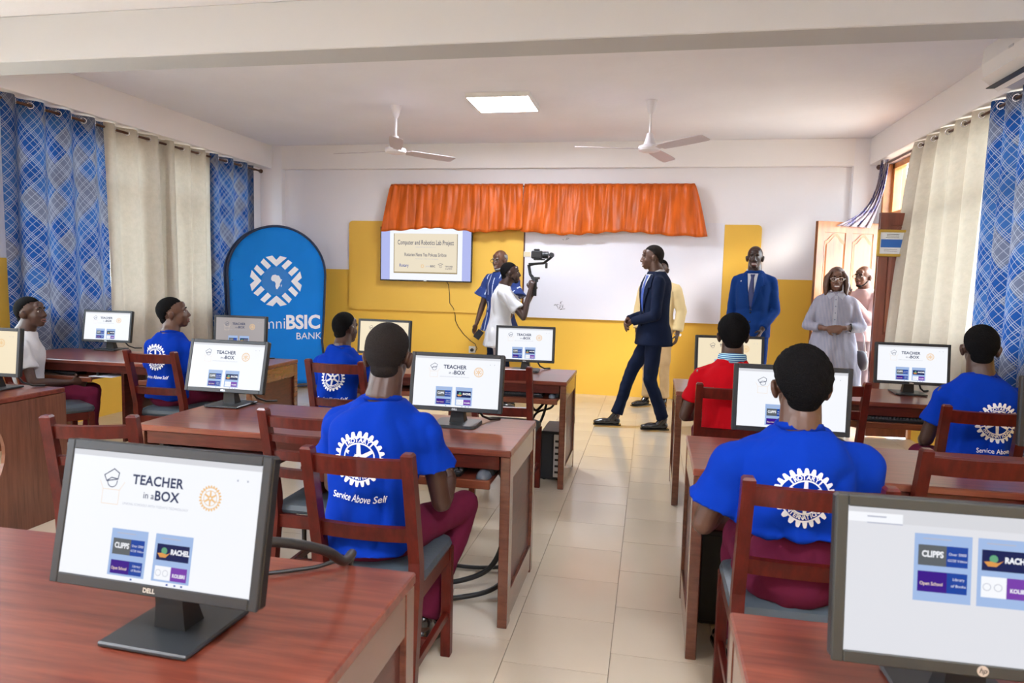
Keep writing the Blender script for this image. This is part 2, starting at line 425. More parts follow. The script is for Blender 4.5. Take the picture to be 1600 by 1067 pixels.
class Art:
    """flat graphics in a u,v plane, kept as (verts, faces, material index)"""
    def __init__(s, mats): s.mats = mats; s.mb = MB()
    def mi(s, m): return s.mats.index(m)
    def rect(s, u0, v0, u1, v1, m, lift=0): s.mb.add([(u0, v0, lift), (u1, v0, lift), (u1, v1, lift), (u0, v1, lift)], [(0, 1, 2, 3)], s.mi(m)); return s
    def poly(s, pts, m, lift=0, step=None):
        vs, fs = flat_poly(pts, step); s.mb.add([(p.x, p.y, lift) for p in vs], fs, s.mi(m)); return s
    def text(s, txt, u, v, size, m, bold=0, lift=0, align='CENTER', squeeze=1., shear=0, spacing=1.):
        vs, fs = text_mesh(txt, size, bold, shear, spacing, align); s.mb.add([(p.x*squeeze+u, p.y+v, lift) for p in vs], fs, s.mi(m)); return s
    def arc_text(s, txt, u, v, R, size, m, a0, a1, bold=0, lift=0, inward=False):
        n = len(txt)
        for i, ch in enumerate(txt):
            a = a0+(a1-a0)*(i+.5)/n
            vs, fs = text_mesh(ch, size, bold); q = a-pi/2 if not inward else a+pi/2
            s.mb.add([(u+R*cos(a)+p.x*cos(q)-p.y*sin(q), v+R*sin(a)+p.x*sin(q)+p.y*cos(q), lift) for p in vs], fs, s.mi(m))
        return s
    def arc(s, u, v, r0, r1, a0, a1, m, n=24, lift=0):
        vs = []
        for i in range(n+1):
            a = a0+(a1-a0)*i/n; vs += [(u+r0*cos(a), v+r0*sin(a), lift), (u+r1*cos(a), v+r1*sin(a), lift)]
        s.mb.add(vs, [(2*i, 2*i+1, 2*i+3, 2*i+2) for i in range(n)], s.mi(m)); return s
    def line(s, pts, wd, m, lift=0):
        for a, b in zip(pts, pts[1:]):
            a, b = V((*a, 0)), V((*b, 0)); d = (b-a).normalized()*wd/2; nn = V((-d.y, d.x, 0))
            s.mb.add([a-d+nn, a-d-nn, b+d-nn, b+d+nn], [(0, 1, 2, 3)], s.mi(m))
            for k in range(4): p = s.mb.v[-4+k]; s.mb.v[-4+k] = (p[0], p[1], lift)
        return s
    def wheel(s, u, v, R, m, lift=0, text=True):
        """toothed gear wheel, two lettered arcs, six spokes, hub"""
        T = 24
        for k in range(T):
            a = 2*pi*k/T+pi/2
            pts = [(-.085, .80), (.085, .80), (.075, .90), (.048, .985), (0, 1.0), (-.048, .985), (-.075, .90)]
            s.mb.add([(u+R*(y*cos(a)-x*sin(a)), v+R*(y*sin(a)+x*cos(a)), lift) for x, y in pts], [tuple(range(7))], s.mi(m))
        s.arc(u, v, R*.775, R*.83, 0, 2*pi, m, 60, lift); s.arc(u, v, R*.55, R*.60, 0, 2*pi, m, 48, lift)
        for a in (48, 132, 200, 340): s.arc(u, v, R*.59, R*.79, radians(a-2.2), radians(a+2.2), m, 2, lift)
        if text:
            s.arc_text('ROTARY', u, v, R*.685, R*.21, m, radians(126), radians(54), R*.006, lift)
            s.arc_text('INTERNATIONAL', u, v, R*.685, R*.19, m, radians(208), radians(332), R*.006, lift, True)
        for k in range(6):
            a = 2*pi*k/6+pi/2
            s.mb.add([(u+R*(y*cos(a)-x*sin(a)), v+R*(y*sin(a)+x*cos(a)), lift) for x, y in [(-.085, .1), (.085, .1), (.06, .56), (-.06, .56)]], [(0, 1, 2, 3)], s.mi(m))
        s.arc(u, v, R*.09, R*.2, 0, 2*pi, m, 24, lift)
        return s
    def build(s, name, fn, parent, smooth=False):
        """fn maps (u,v,lift) to xyz"""
        mb = MB(); mb.v = [tuple(fn(*p)) for p in s.mb.v]; mb.f = s.mb.f; mb.m = s.mb.m
        used = sorted(set(mb.m)); mp = {a: i for i, a in enumerate(used)}; mb.m = [mp[a] for a in mb.m]
        return mb.build(name, [s.mats[i] for i in used], parent, fix=False)

# ------------------------------------------------------------------ room shell
D, DP = 8.833, 8.75            # recessed front wall, face of its pillars and beam
XL, XR = -5.22, 2.50           # inner faces of the side walls
C = 3.13
struct(MB().box(XL-.2, XR+.2, -4.5, D+.2, C, C+.15), 'ceiling', 'ceiling')
fl = struct(MB().box(XL-.2, XR+.2, -4.5, D+.2, -.15, -.006), 'floor', 'grout')
def tiles():
    T = .4; xa, y0 = -.4953, 2.486
    col_off = {0: 0, 1: .154, -1: .155}
    me = MB().box(-.1985, .1985, -.1985, .1985, -.02, 0, 0).mesh('tile'); me.materials.append(M['tile'])
    spots = []; rest = MB()
    for k in range(-12, 8):
        off = col_off.get(k, (k*.37 % 1)*.4)
        x = xa + (k+.5)*T
        j = -18
        while True:
            y = y0+off+(j+.5)*T; j += 1
            if y > D+.1: break
            if y < -4.3: continue
            spots.append((x, y))
    def seen(x, y): return y > 1.5 and (x+.19*y) > -.76*y-.3 and x < .95*y*.62+.3 and x < XR and x > XL-.1
    a = sorted([s for s in spots if seen(*s)], key=lambda s: (abs(s[0]+.15) > .9, s[1])); ind = a[:296]; si = set(ind)
    for x, y in ind:
        o = bpy.data.objects.new('tile', me); COL.objects.link(o); o.location = (x, y, 0); o.parent = fl
    for x, y in spots:
        if (x, y) not in si and x < XR+.2: rest.box(x-.1985, x+.1985, y-.1985, y+.1985, -.02, 0)
    o = rest.build('tile_field', 'tile', fl); o['kind'] = 'stuff'
tiles()
# front wall: recessed field between two pillars, beam above
wf = struct(MB().box(XL-.2, XR+.2, D, D+.2, 0, C), 'wall_front', 'wall')
MB().box(XL, -4.905, DP, D+.02, 0, C, c=.004).build('pillar', 'wall', wf)
MB().box(2.215, XR, DP, D+.02, 0, C, c=.004).build('pillar', 'wall', wf)
MB().box(-4.91, 2.22, DP, D+.02, 2.8186, C, c=.004).build('lintel', 'white_paint', wf)
# left wall with one long window band
def side_wall(name, x0, x1, holes, y0=-4.5, y1=D+.2):
    mb = MB(); ys = sorted({y0, y1, *[h[0] for h in holes], *[h[1] for h in holes]})
    for a, b in zip(ys, ys[1:]):
        m = (a+b)/2; hs = sorted([(h[2], h[3]) for h in holes if h[0] < m < h[1]]); z = 0
        for h0, h1 in hs:
            if h0 > z: mb.box(x0, x1, a, b, z, h0)
            z = h1
        if z < C: mb.box(x0, x1, a, b, z, C)
    return struct(mb, name, 'wall')
side_wall('wall_left', XL-.18, XL, [(-2.5, 1.3, 1.0, 2.72), (2.6, 4.6, 1.0, 2.72), (4.95, 6.6, 1.0, 2.72), (6.75, 8.35, 1.0, 2.72)])
side_wall('wall_right', XR, XR+.18, [(5.0, 7.1, 1.0, 2.80), (7.27, 8.5, 0, 2.80)])
struct(MB().box(XL-.2, XR+.2, -4.7, -4.5, -.1, C), 'wall_back', 'wall')
# side beams and the cross beam near the camera
struct(MB().box(XL, -5.051, -4.5, DP, 2.831, C, c=.004), 'trim_1', 'white_paint')
struct(MB().box(2.382, XR, -4.5, DP, 2.826, C, c=.004), 'trim_2', 'white_paint')
struct(MB().box(-5.051, 2.382, 4.17, 4.455, 2.83, C, c=.006), 'trim_3', 'beam')
struct(MB().box(-60, 60, -60, 60, -.6, -.4), 'trim_4', 'ground').name = 'ground'

def window(n, x, y0, y1, z0, z1, cols, tr, m='frame_wood', bars=True):
    """wooden window set in a side wall: frame, mullions, transom bar, one pane per light"""
    root = bpy.data.objects.new('window_%d' % n, None); COL.objects.link(root); root.location = (x, (y0+y1)/2, z0); root['kind'] = 'structure'
    oy, oz = -(y0+y1)/2, -z0
    f = MB(); t = .06
    f.box(-.04, .04, y0+oy, y1+oy, 0, t, c=.004).box(-.04, .04, y0+oy, y1+oy, z1-t+oz, z1+oz, c=.004)
    f.box(-.04, .04, y0+oy, y0+t+oy, 0, z1+oz, c=.004).box(-.04, .04, y1-t+oy, y1+oy, 0, z1+oz, c=.004)
    f.build('window_frame', m, root)
    for k in range(1, cols):
        yy = y0+(y1-y0)*k/cols+oy; MB().box(-.03, .03, yy-.03, yy+.03, t, z1-t+oz, c=.004).build('mullion', m, root)
    if tr: MB().box(-.032, .032, y0+t+oy, y1-t+oy, tr-.03+oz, tr+.03+oz, c=.004).build('transom', m, root)
    for k in range(cols):
        a = y0+(y1-y0)*k/cols+oy+.03; b = y0+(y1-y0)*(k+1)/cols+oy-.03
        for (c0, c1) in ((t/2, (tr-.03 if tr else z1-t)+oz), ((tr+.03+oz, z1-t/2+oz) if tr else (None, None))):
            if c0 is None: continue
            MB().box(-.003, .003, a, b, c0, c1).build('pane', 'pane', root)
    if bars:
        g = MB(); zz = z0+.16
        while zz < z1: g.cyl((.045, y0+oy, zz+oz), (.045, y1+oy, zz+oz), .006, n=6); zz += .28
        g.build('window_bar', 'black', root, smooth=True)
    return root
n = 1
for (a, b) in ((4.95, 6.6), (6.75, 8.35)): window(n, XL-.09, a, b, 1.0, 2.72, 3, 2.25); n += 1
window(3, XL-.09, 2.6, 4.6, 1.0, 2.72, 3, 2.25)
window(4, XR+.09, 5.0, 7.1, 1.0, 2.80, 3, 2.25, bars=False)
window(5, XR+.09, 7.286, 8.484, 2.211, 2.795, 2, None, bars=False)
# door frame round the opening
df = struct(MB().box(XR-.03, XR+.19, 7.23, 7.285, 0, 2.795, c=.004).box(XR-.03, XR+.19, 8.485, 8.54, 0, 2.795, c=.004).box(XR-.025, XR+.185, 7.285, 8.485, 2.15, 2.21, c=.004), 'trim_5', 'frame_wood')
df.name = 'door_frame'

def arch_panel(w, h, arched):
    if not arched: return [(-w/2, 0), (w/2, 0), (w/2, h), (-w/2, h)]
    pts = [(-w/2, 0), (w/2, 0), (w/2, h-.09)]
    for i in range(9):
        t = i/8; u = w/2-w*t; pts.append((u, h-.09+.09*(.5-.5*cos(2*pi*t))))
    pts.append((-w/2, h-.09)); return pts
def door_leaf(name, hinge, free, zt, m, label, cols):
    """carved leaf: stiles and rails with raised panels, arched at the top, and a lever handle"""
    hinge, free = V((*hinge, 0)), V((*free, 0)); d = free-hinge; W = d.length
    root = thing(name, label, 'door', hinge, atan2(d.y, d.x))
    MB().box(0, W, -.014, .014, .01, zt, c=.002).build('leaf_core', m, root)
    cw = (W-.09*(cols+1))/cols
    stile = MB()
    for k in range(cols+1):
        x = k*(cw+.09); stile.box(x, x+.09, -.022, .022, .01, zt, c=.003)
    stile.box(.05, W-.05, -.0215, .0215, .01, .2, c=.003).box(.05, W-.05, -.0215, .0215, .86, 1.0, c=.003).box(.05, W-.05, -.0215, .0215, zt-.12, zt, c=.003)
    stile.build('stile', m, root)
    for k in range(cols):
        cx = .09+k*(cw+.09)+cw/2
        for (z0, z1, ar) in ((.2, .52, 0), (.58, .86, 0), (1.0, zt-.12, 1)):
            h = z1-z0
            for sd in (-1, 1):
                po = arch_panel(cw-.008, h-.008, ar); pi_ = [(u*(cw-.07)/(cw-.008), .035+v*(h-.075)/(h-.008)) for u, v in po]
                # sunken field, sloped bead, raised centre
                def fm(dep): return lambda u, v: (cx+u, sd*dep, z0+.004+v)
                mb = MB(); n_ = len(po)
                rings = [[V(fm(.015)(*p)) for p in po], [V(fm(.021)(*p)) for p in po], [V(fm(.016)(*[(p[0]*.9), p[1]*.94+.012])) for p in po], [V(fm(.021)(*p)) for p in pi_]]
                mb.ring_loft(rings, True); mb.build('panel', m, root)
    hd = MB().cyl((W-.05, -.022, 1.02), (W-.05, -.06, 1.02), .011, n=12).tube([(W-.05, -.058, 1.02), (W-.09, -.062, 1.02), (W-.16, -.058, 1.02)], .009, 10)
    hd.box(W-.075, W-.025, -.028, -.022, .93, 1.1, c=.003).build('handle', 'silver', root)
    for z in (.25, 1.1, zt-.25): MB().cyl((0, -.02, z-.05), (0, -.02, z+.05), .009, n=10).build('hinge', 'silver', root)
    return root
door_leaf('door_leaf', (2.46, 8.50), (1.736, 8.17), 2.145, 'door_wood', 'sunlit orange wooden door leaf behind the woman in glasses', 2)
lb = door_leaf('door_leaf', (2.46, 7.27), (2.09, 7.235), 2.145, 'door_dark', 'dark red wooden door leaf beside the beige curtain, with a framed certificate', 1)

def flat_on(origin, ux, uz, nrm):
    o, ux, uz, nrm = V(origin), V(ux).normalized(), V(uz).normalized(), V(nrm).normalized()
    return lambda u, v, l=0: o+ux*u+uz*v+nrm*l
def certificate():
    root = thing('certificate_frame', 'gold framed certificate with a blue band hung on the dark door leaf', 'picture frame', (2.20, 7.20, 1.86), radians(5.4)-pi+pi)
    w_, h_ = .27, .25
    fr = MB()
    for a in ((-w_/2, -w_/2+.025, -h_/2, h_/2), (w_/2-.025, w_/2, -h_/2, h_/2), (-w_/2, w_/2, -h_/2, -h_/2+.025), (-w_/2, w_/2, h_/2-.025, h_/2)):
        fr.box(a[0], a[1], -.018, .0, a[2], a[3], c=.004)
    fr.build('frame', 'gold', root)
    MB().box(-w_/2+.01, w_/2-.01, -.006, 0, -h_/2+.01, h_/2-.01).build('paper', 'paper', root)
    a = Art(['print_blue', 'iris']); a.rect(-.10, -.04, .10, .035, 'print_blue', .0005)
    for v in (.05, .065, .078): a.rect(-.06+.01*(v > .06), v, .06, v+.004, 'iris', .0005)
    for v in (-.06, -.075): a.rect(-.07, v, .05, v+.003, 'iris', .0005)
    a.build('print', flat_on((0, -.0065, 0), (1, 0, 0), (0, 0, 1), (0, -1, 0)), root)
certificate()

# ------------------------------------------------------------------ front wall boards, screen, valances
def rounded(x0, x1, z0, z1, r, corners):
    """corner order: bl br tr tl"""
    pts = []
    for (cx, cz, a0, on) in ((x0+r, z0+r, pi, corners[0]), (x1-r, z0+r, 1.5*pi, corners[1]), (x1-r, z1-r, 0, corners[2]), (x0+r, z1-r, .5*pi, corners[3])):
        if on: pts += [(cx+r*cos(a0+t*pi/10), cz+r*sin(a0+t*pi/10)) for t in range(6)]
        else: pts.append((x0 if cx == x0+r else x1, z0 if cz == z0+r else z1))
    return pts
def board(name, label, x0, x1, z0, z1, m, corners, d=.03, cat='board'):
    mb = MB(); mb.prism(rounded(x0, x1, z0, z1, .05, corners), lambda u, v: (u, D-.001, v), lambda u, v: (u, D-d, v))
    o = mb.build(name, m); o.data.transform(Matrix.Translation((-x0, -D, -z0))); o.location = (x0, D, z0); return tag(o, label, cat)
board('wall_board', 'yellow wall board behind the wall-mounted television', -3.965, -1.60, .985, 2.152, 'yellow', (1, 0, 0, 1))
wb = board('whiteboard', 'large white writing board below the right orange valance', -1.585, .835, .955, 2.16, 'whiteboard', (0, 0, 0, 0), .034)
tagp = MB()
rnd = random.Random(3)
for k in range(9):
    x, z = .46+rnd.uniform(-.05, .05), .15+rnd.uniform(-.03, .04); tagp.tube([(x, -.0355, z), (x+rnd.uniform(-.04, .04), -.0355, z+rnd.uniform(-.03, .03)), (x+rnd.uniform(-.04, .04), -.0355, z+rnd.uniform(-.03, .03))], .0022, 5)
for k in range(5):
    x, z = .50+rnd.uniform(-.05, .05), 1.0+rnd.uniform(-.03, .04); tagp.tube([(x, -.0355, z), (x+rnd.uniform(-.04, .04), -.0355, z+rnd.uniform(-.02, .02))], .0018, 5)
tagp.build('ink_scribble', 'iris', wb)
MB().box(-1.603, -1.585, D-.045, D-.001, .97, 2.62, c=.003).build('board_batten', 'wood_dark').name = 'board_batten'
tag(bpy.data.objects['board_batten'], 'narrow dark wooden batten between yellow board and whiteboard', 'batten')
board('wall_board', 'yellow wall board strip beside the man in the bright blue suit', .838, 1.262, .95, 2.146, 'yellow', (0, 1, 1, 0))

def television():
    x0, x1, z0, z1 = -3.485, -2.255, 1.375, 2.072; y = D-.12
    root = thing('television', 'wall television showing a computer and robotics lab project plaque', 'television', ((x0+x1)/2, y, z0))
    w_, h_ = x1-x0, z1-z0
    MB().box(-w_/2, w_/2, 0, .045, 0, h_, c=.005).build('housing', 'black', root)
    MB().box(-.2, .2, .045, .084, .15, .5, c=.004).build('wall_bracket', 'black', root)
    bz = MB()
    for a in ((-w_/2, -w_/2+.01, 0, h_), (w_/2-.01, w_/2, 0, h_), (-w_/2, w_/2, 0, .016), (-w_/2, w_/2, h_-.01, h_)): bz.box(a[0], a[1], -.006, 0, a[2], a[3], c=.0015)
    bz.build('bezel', 'black', root)
    sc = MB().box(-w_/2+.01, w_/2-.01, -.002, .0, .016, h_-.01).build('screen', 'scr_white', root)
    f = flat_on((0, -.0022, h_/2+.003), (1, 0, 0), (0, 0, 1), (0, -1, 0))
    a = Art(['scr_lav', 'scr_plaque', 'scr_plaque_edge', 'scr_text', 'scr_orange', 'scr_faint', 'scr_blue'])
    a.rect(-.604, -.335, -.485, .335, 'scr_lav', .0004).rect(.49, -.335, .604, .335, 'scr_lav', .0004)
    a.rect(-.432, -.25, .428, .26, 'scr_plaque_edge', .0006).rect(-.422, -.232, .418, .262, 'scr_plaque', .0009)
    a.text('Computer and Robotics Lab Project', -.002, .145, .083, 'scr_text', .0006, .0013, squeeze=.62)
    a.text('Rotarian Nana Yaa Pokuaa Siriboe', -.002, -.01, .062, 'scr_text', .0004, .0013, squeeze=.66)
    a.text('being commissioned in honour of', 0, .09, .02, 'scr_faint', 0, .0013).text('Past President of the club and lab sponsor', .02, -.062, .018, 'scr_faint', 0, .0013)
    a.text('Rotary', -.29, -.15, .058, 'scr_blue', .0006, .0013, squeeze=.8); a.arc(-.04, -.155, .014, .021, 0, 2*pi, 'scr_orange', 20, .0013)
    a.text('BSIC', .10, -.155, .034, 'scr_text', .0008, .0013); a.text('omni', .035, -.155, .034, 'scr_faint', 0, .0013)
    a.text('TEACHER', .315, -.155, .024, 'scr_text', .0004, .0013).text('in a BOX', .315, -.183, .024, 'scr_text', .0004, .0013)
    a.line([(.17, -.13), (.20, -.115), (.235, -.125), (.205, -.145), (.17, -.13)], .004, 'scr_text', .0013).arc(.205, -.152, .014, .018, pi, 2*pi, 'scr_text', 12, .0013)
    a.build('lettering', f, sc)
    MB().box(-.02, .02, -.0075, -.006, .004, .012).build('maker_badge', 'silver', root)
television()
def wall_cable():
    p = [(-2.62, 1.40), (-2.58, 1.34), (-2.565, 1.22), (-2.56, 1.10), (-2.51, 1.04), (-2.49, .94), (-2.49, .88), (-2.45, .80), (-2.37, .70), (-2.28, .62), (-2.215, .58), (-2.19, .52), (-2.22, .46), (-2.27, .46), (-2.275, .50)]
    mb = MB().tube([(x, D-.036 if z > .95 else D-.008, z) for x, z in p], .0045, 6)
    tag(mb.build('television_cable', 'cable', smooth=True), 'thin black power cable hanging from the television to the socket', 'cable')
    root = thing('wall_socket', 'white wall socket with a black plug low on the yellow wall', 'socket', (-2.255, D, .505))
    MB().box(-.045, .045, -.012, 0, -.045, .045, c=.004).build('plate', 'socket', root)
    MB().cyl((0, -.012, -.005), (0, -.045, -.005), .024, .018, 14).build('plug', 'black', root)
    for dx in (-.03, .03): MB().box(dx-.006, dx+.006, -.017, -.012, .02, .036).build('switch', 'socket', root)
wall_cable()

def valance(x0, x1, label, seed, flare_l, flare_r, zt=2.612, hb=2.03):
    r = random.Random(seed); W = x1-x0; nx, nz = 420, 16; mb = MB(); ph = [r.uniform(0, 6.28) for _ in range(6)]
    def rdg(x): s_ = abs(sin(x)); return s_**.6      # rounded folds with sharp valleys
    def off(u, t):     # fold depth; folds widen and deepen towards the hem
        w1 = u+.012*sin(u*11+ph[1])+.02*t*sin(u*7+ph[2])
        return .012*sin(u*120+ph[0])*(1-t)**2 + .016*rdg(w1*46+ph[3])*(1-.5*t) + (.034*rdg(w1*21+ph[4]+t*.5) + .014*sin(u*57+ph[5]+2*t))*t
    for j in range(nz+1):
        t = j/nz
        for i in range(nx+1):
            u = i/nx; x = x0+u*W
            el = max(0, 1-(u*W)/.28); er = max(0, 1-((1-u)*W)/.28)
            x += -flare_l*el*(t**.8) + flare_r*er*(t**.8)
            zz = zt - t*(zt-hb) + .022*sin(u*9+ph[1])*t + .008*sin(u*60+ph[0])*t
            if flare_r > .05: zz -= .0
            y = DP-.09 - off(u*W/1.7, t)*.9 - .03*t
            gather = (er if flare_r > .05 else 0)
            y -= gather*.03*sin((1-u)*W*55)*t
            y += -.0+(.0 if j else .02)
            mb.v.append((x, y, zz))
    for j in range(nz):
        for i in range(nx):
            a = j*(nx+1)+i; mb.f.append((a, a+1, a+nx+2, a+nx+1)); mb.m.append(0)
    root = thing('valance', label, 'curtain', ((x0+x1)/2, DP-.09, zt))
    o = mb.build('cloth', 'orange', root, smooth=True, fix=False); o.data.transform(Matrix.Translation((-(x0+x1)/2, -(DP-.09), -zt)))
    so = o.modifiers.new('thick', 'SOLIDIFY'); so.thickness = .003
    MB().cyl((-W/2, 0, -.02), (W/2, 0, -.02), .009, n=8).build('cord', 'orange', root, smooth=True)
    for xx in (-W/2+.01, W/2-.01): MB().box(xx-.008, xx+.008, -.004, D-DP+.089, -.026, -.012, c=.002).build('hook', 'rod', root)
valance(-3.33, -1.605, 'left orange satin valance hanging over the television', 5, .10, .02)
valance(-1.585, .455, 'right orange satin valance hanging over the whiteboard', 9, .03, .17, hb=2.01)

# ------------------------------------------------------------------ curtains on rods
eye_me = None
def curtain(label, mt, yt0, yt1, yb0, yb1, zt, zb, xt, side, folds, amp=.045, xb=None, seed=1, name='curtain', eyelets=True, group=None):
    """eyelet curtain; yt*/yb* are its two edges at top and bottom, side = +1 when the room lies towards +x"""
    global eye_me
    r = random.Random(seed); nx, nz = folds*14, 26; mb = MB(); uvs = []
    W = abs(yt1-yt0)*1.35; ph = r.uniform(0, 6)
    xb = xb or (xt, xt)
    def P(u, t):
        a = yt0+(yt1-yt0)*u; b = yb0+(yb1-yb0)*u; y = a+(b-a)*t
        wv = u + .012*sin(u*17+t*3+ph)*t
        s_ = sin(2*pi*folds*wv)
        fo = amp*(s_ + .25*sin(4*pi*folds*wv+ph)*t)*(1-.15*t) + .016*sin(u*23+ph+2*t)*t
        x = xt+(xb[0]+(xb[1]-xb[0])*u-xt)*t**.7 + side*fo
        y += .014*sin(u*31+ph)*t
        return V((x, y, zt-(zt-zb)*t))
    for j in range(nz+1):
        for i in range(nx+1):
            mb.v.append(tuple(P(i/nx, j/nz))); uvs.append((i/nx*W, (zt-zb)*(1-j/nz)))
    for j in range(nz):
        for i in range(nx):
            a = j*(nx+1)+i; mb.f.append((a, a+1, a+nx+2, a+nx+1)); mb.m.append(0)
    c0 = V((xt, (yt0+yt1)/2, zt)); root = thing(name, label, 'curtain', c0, 0, group)
    me = mb.mesh('cloth'); uvl = me.uv_layers.new(name='UVMap')
    for lp in me.loops: uvl.data[lp.index].uv = uvs[lp.vertex_index]
    me.transform(Matrix.Translation(-c0)); link('cloth', me, mt, root, True)
    if eyelets:
        if not eye_me:
            e = MB().tube([(.0, .024*cos(2*pi*k/20), .024*sin(2*pi*k/20)) for k in range(20)], .0045, 6, closed=True)
            eye_me = e.mesh('eyelet'); eye_me.materials.append(M['chrome']); eye_me.polygons.foreach_set('use_smooth', [True]*len(eye_me.polygons))
        for k in range(folds*2):
            u = (k+.5)/(folds*2) if False else k/(folds*2)+.25/folds*0
            if u <= 0.001: continue
            p = P(u, .018); q = P(u+.01, .018)
            o = bpy.data.objects.new('eyelet', eye_me); COL.objects.link(o); o.parent = root
            d = (q-p); o.location = V((p.x+side*.004, p.y, zt-.045))-c0; o.rotation_euler = (0, 0, atan2(d.y, d.x)+pi/2)
    return root
zt = 2.815
curtain('blue lattice curtain at the left wall, nearest to the camera', 'lattice', 4.79, 5.90, 4.79, 5.95, zt, .56, -5.115, 1, 4, seed=2)
curtain('left of the two beige curtains on the left wall', 'beige', 5.86, 6.76, 5.90, 6.80, zt, .50, -5.115, 1, 3, seed=4)
curtain('right of the two beige curtains on the left wall', 'beige', 6.72, 7.53, 6.74, 7.55, zt, .50, -5.115, 1, 3, seed=5)
curtain('blue lattice curtain at the left wall beside the blue banner', 'lattice', 7.49, 8.41, 7.52, 8.47, zt, .50, -5.115, 1, 3, seed=6)
curtain('beige curtain at the right wall beside the dark door leaf', 'beige', 7.42, 5.90, 7.20, 5.95, zt, .40, 2.425, -1, 5, xb=(2.17, 2.40), seed=7)
curtain('blue lattice curtain at the right wall, at the edge of the frame', 'lattice', 5.88, 4.75, 5.92, 4.7, zt, .37, 2.425, -1, 5, seed=8)
def rod(label, x, y0, y1, z, wall):
    root = thing('curtain_rod', label, 'curtain rod', (x, (y0+y1)/2, z)); h = (y1-y0)/2
    MB().cyl((0, -h, 0), (0, h, 0), .0125, n=12).build('rod', 'rod', root, smooth='auto')
    for s_ in (-1, 1): MB().lathe([(.0135, 0), (.017, .008), (.012, .016), (.026, .034), (.028, .05), (.018, .066), (.002, .07)], 14, T=Matrix.Translation((0, s_*h, 0)) @ Matrix.Rotation(-s_*pi/2, 4, 'X')).build('finial', 'rod', root, smooth=True)
    for y in (-h+.06, 0, h-.06): MB().box(min(0, wall-x), max(0, wall-x), y-.008, y+.008, -.008, .008, c=.002).build('bracket', 'rod', root)
rod('dark curtain rod with ball finial along the left wall', -5.115, 4.0, 8.54, 2.770, XL)
rod('curtain rod along the right wall above the door', 2.425, 4.6, 8.5, 2.770, XR)
def thrown_curtain():
    """blue curtain gathered at the rod's end and thrown over the top of the orange leaf"""
    root = thing('curtain', 'bunched mauve lattice curtain thrown over the top of the sunlit door leaf', 'curtain', (2.42, 8.40, 2.8))
    nx, nz = 60, 22; mb = MB(); uvs = []
    a0, a1 = V((2.43, 8.47, 2.83)), V((2.43, 8.22, 2.80)); b0, b1 = V((1.96, 8.25, 2.10)), V((2.33, 8.38, 2.09))
    for j in range(nz+1):
        t = j/nz
        for i in range(nx+1):
            u = i/nx; p = (a0.lerp(a1, u)).lerp(b0.lerp(b1, u), t); sag = sin(pi*t)
            p += V((.07*sag*(1-u)+.03*sag, -.02*sag, -.12*sag*(1-u)))
            p += V((-.5, -.8, 0))*(.028*sin(u*26+t*2)+.012*sin(u*50))
            mb.v.append(tuple(p)); uvs.append((u*.9, 1-t*.9))
    for j in range(nz):
        for i in range(nx):
            a = j*(nx+1)+i; mb.f.append((a, a+1, a+nx+2, a+nx+1)); mb.m.append(0)
    me = mb.mesh('cloth'); uvl = me.uv_layers.new(name='UVMap')
    for lp in me.loops: uvl.data[lp.index].uv = uvs[lp.vertex_index]
    me.transform(Matrix.Translation((-2.42, -8.40, -2.8))); o = link('cloth', me, 'lattice2', root, True)
    s_ = o.modifiers.new('thick', 'SOLIDIFY'); s_.thickness = .004
    MB().tube([(.0, .0+.024*cos(2*pi*k/16), -.02+.024*sin(2*pi*k/16)) for k in range(16)], .0045, 6, closed=True).build('eyelet', 'chrome', root, smooth=True, loc=(-.04, -.17, 0))
thrown_curtain()

# ------------------------------------------------------------------ ceiling things
def ceiling_fan(x, y, rot, label):
    root = thing('ceiling_fan', label, 'ceiling fan', (x, y, C), rot, 'ceiling fans')
    MB().lathe([(.0, 0), (.055, 0), (.052, -.02), (.03, -.10), (.017, -.125), (.0, -.125)][::-1], 24).build('canopy', 'fan', root, smooth='auto')
    MB().cyl((0, 0, -.12), (0, 0, -.34), .012, n=12).build('rod', 'fan', root, smooth='auto')
    MB().lathe([(0, -.475), (.06, -.473), (.10, -.46), (.108, -.44), (.10, -.42), (.06, -.405), (.045, -.365), (.028, -.30), (.0, -.30)], 32).build('motor', 'fan', root, smooth='auto')
    for k in range(3):
        a = 2*pi*k/3; T = Matrix.Rotation(a, 4, 'Z') @ Matrix.Translation((0, 0, -.445)) @ Matrix.Rotation(radians(-13), 4, 'X')
        mb = MB(); n_ = 9; top = []; bot = []
        prof = [(.09, .028), (.14, .03), (.15, .055), (.30, .062), (.50, .066), (.67, .064), (.70, .05)]
        r0 = [[T @ V((px, -w_, .003)), T @ V((px, w_, .003)), T @ V((px, w_, -.001)), T @ V((px, -w_, -.001))] for px, w_ in prof]
        mb.ring_loft(r0, True); mb.build('blade', 'fan_blade', root)
    return root
ceiling_fan(-2.568, 6.80, radians(51), 'ceiling fan hanging left of the square ceiling light')
ceiling_fan(-.068, 6.84, radians(-47), 'ceiling fan hanging right of the square ceiling light')
def light_panel(x, y, label):
    root = thing('ceiling_light', label, 'ceiling light', (x, y, C), 0, 'square ceiling lights')
    f = MB()
    for a in ((-.30, -.285, -.30, .30), (.285, .30, -.30, .30), (-.285, .285, -.30, -.285), (-.285, .285, .285, .30)): f.box(*a, -.045, 0, c=.001)
    f.build('frame', 'ac', root)
    MB().box(-.285, .285, -.285, .285, -.042, -.01).build('diffuser', 'lightpanel', root)
light_panel(-1.45, 6.69, 'bright square ceiling light between the two fans')
for x, y, wh in ((-3.3, .0, 'left of the aisle, nearest the cross beam'), (.6, .0, 'right of the aisle, nearest the cross beam'), (-3.3, -3.2, 'at the back, left of the aisle'), (.6, -3.2, 'at the back, right of the aisle')):
    light_panel(x, y, 'square ceiling light '+wh)
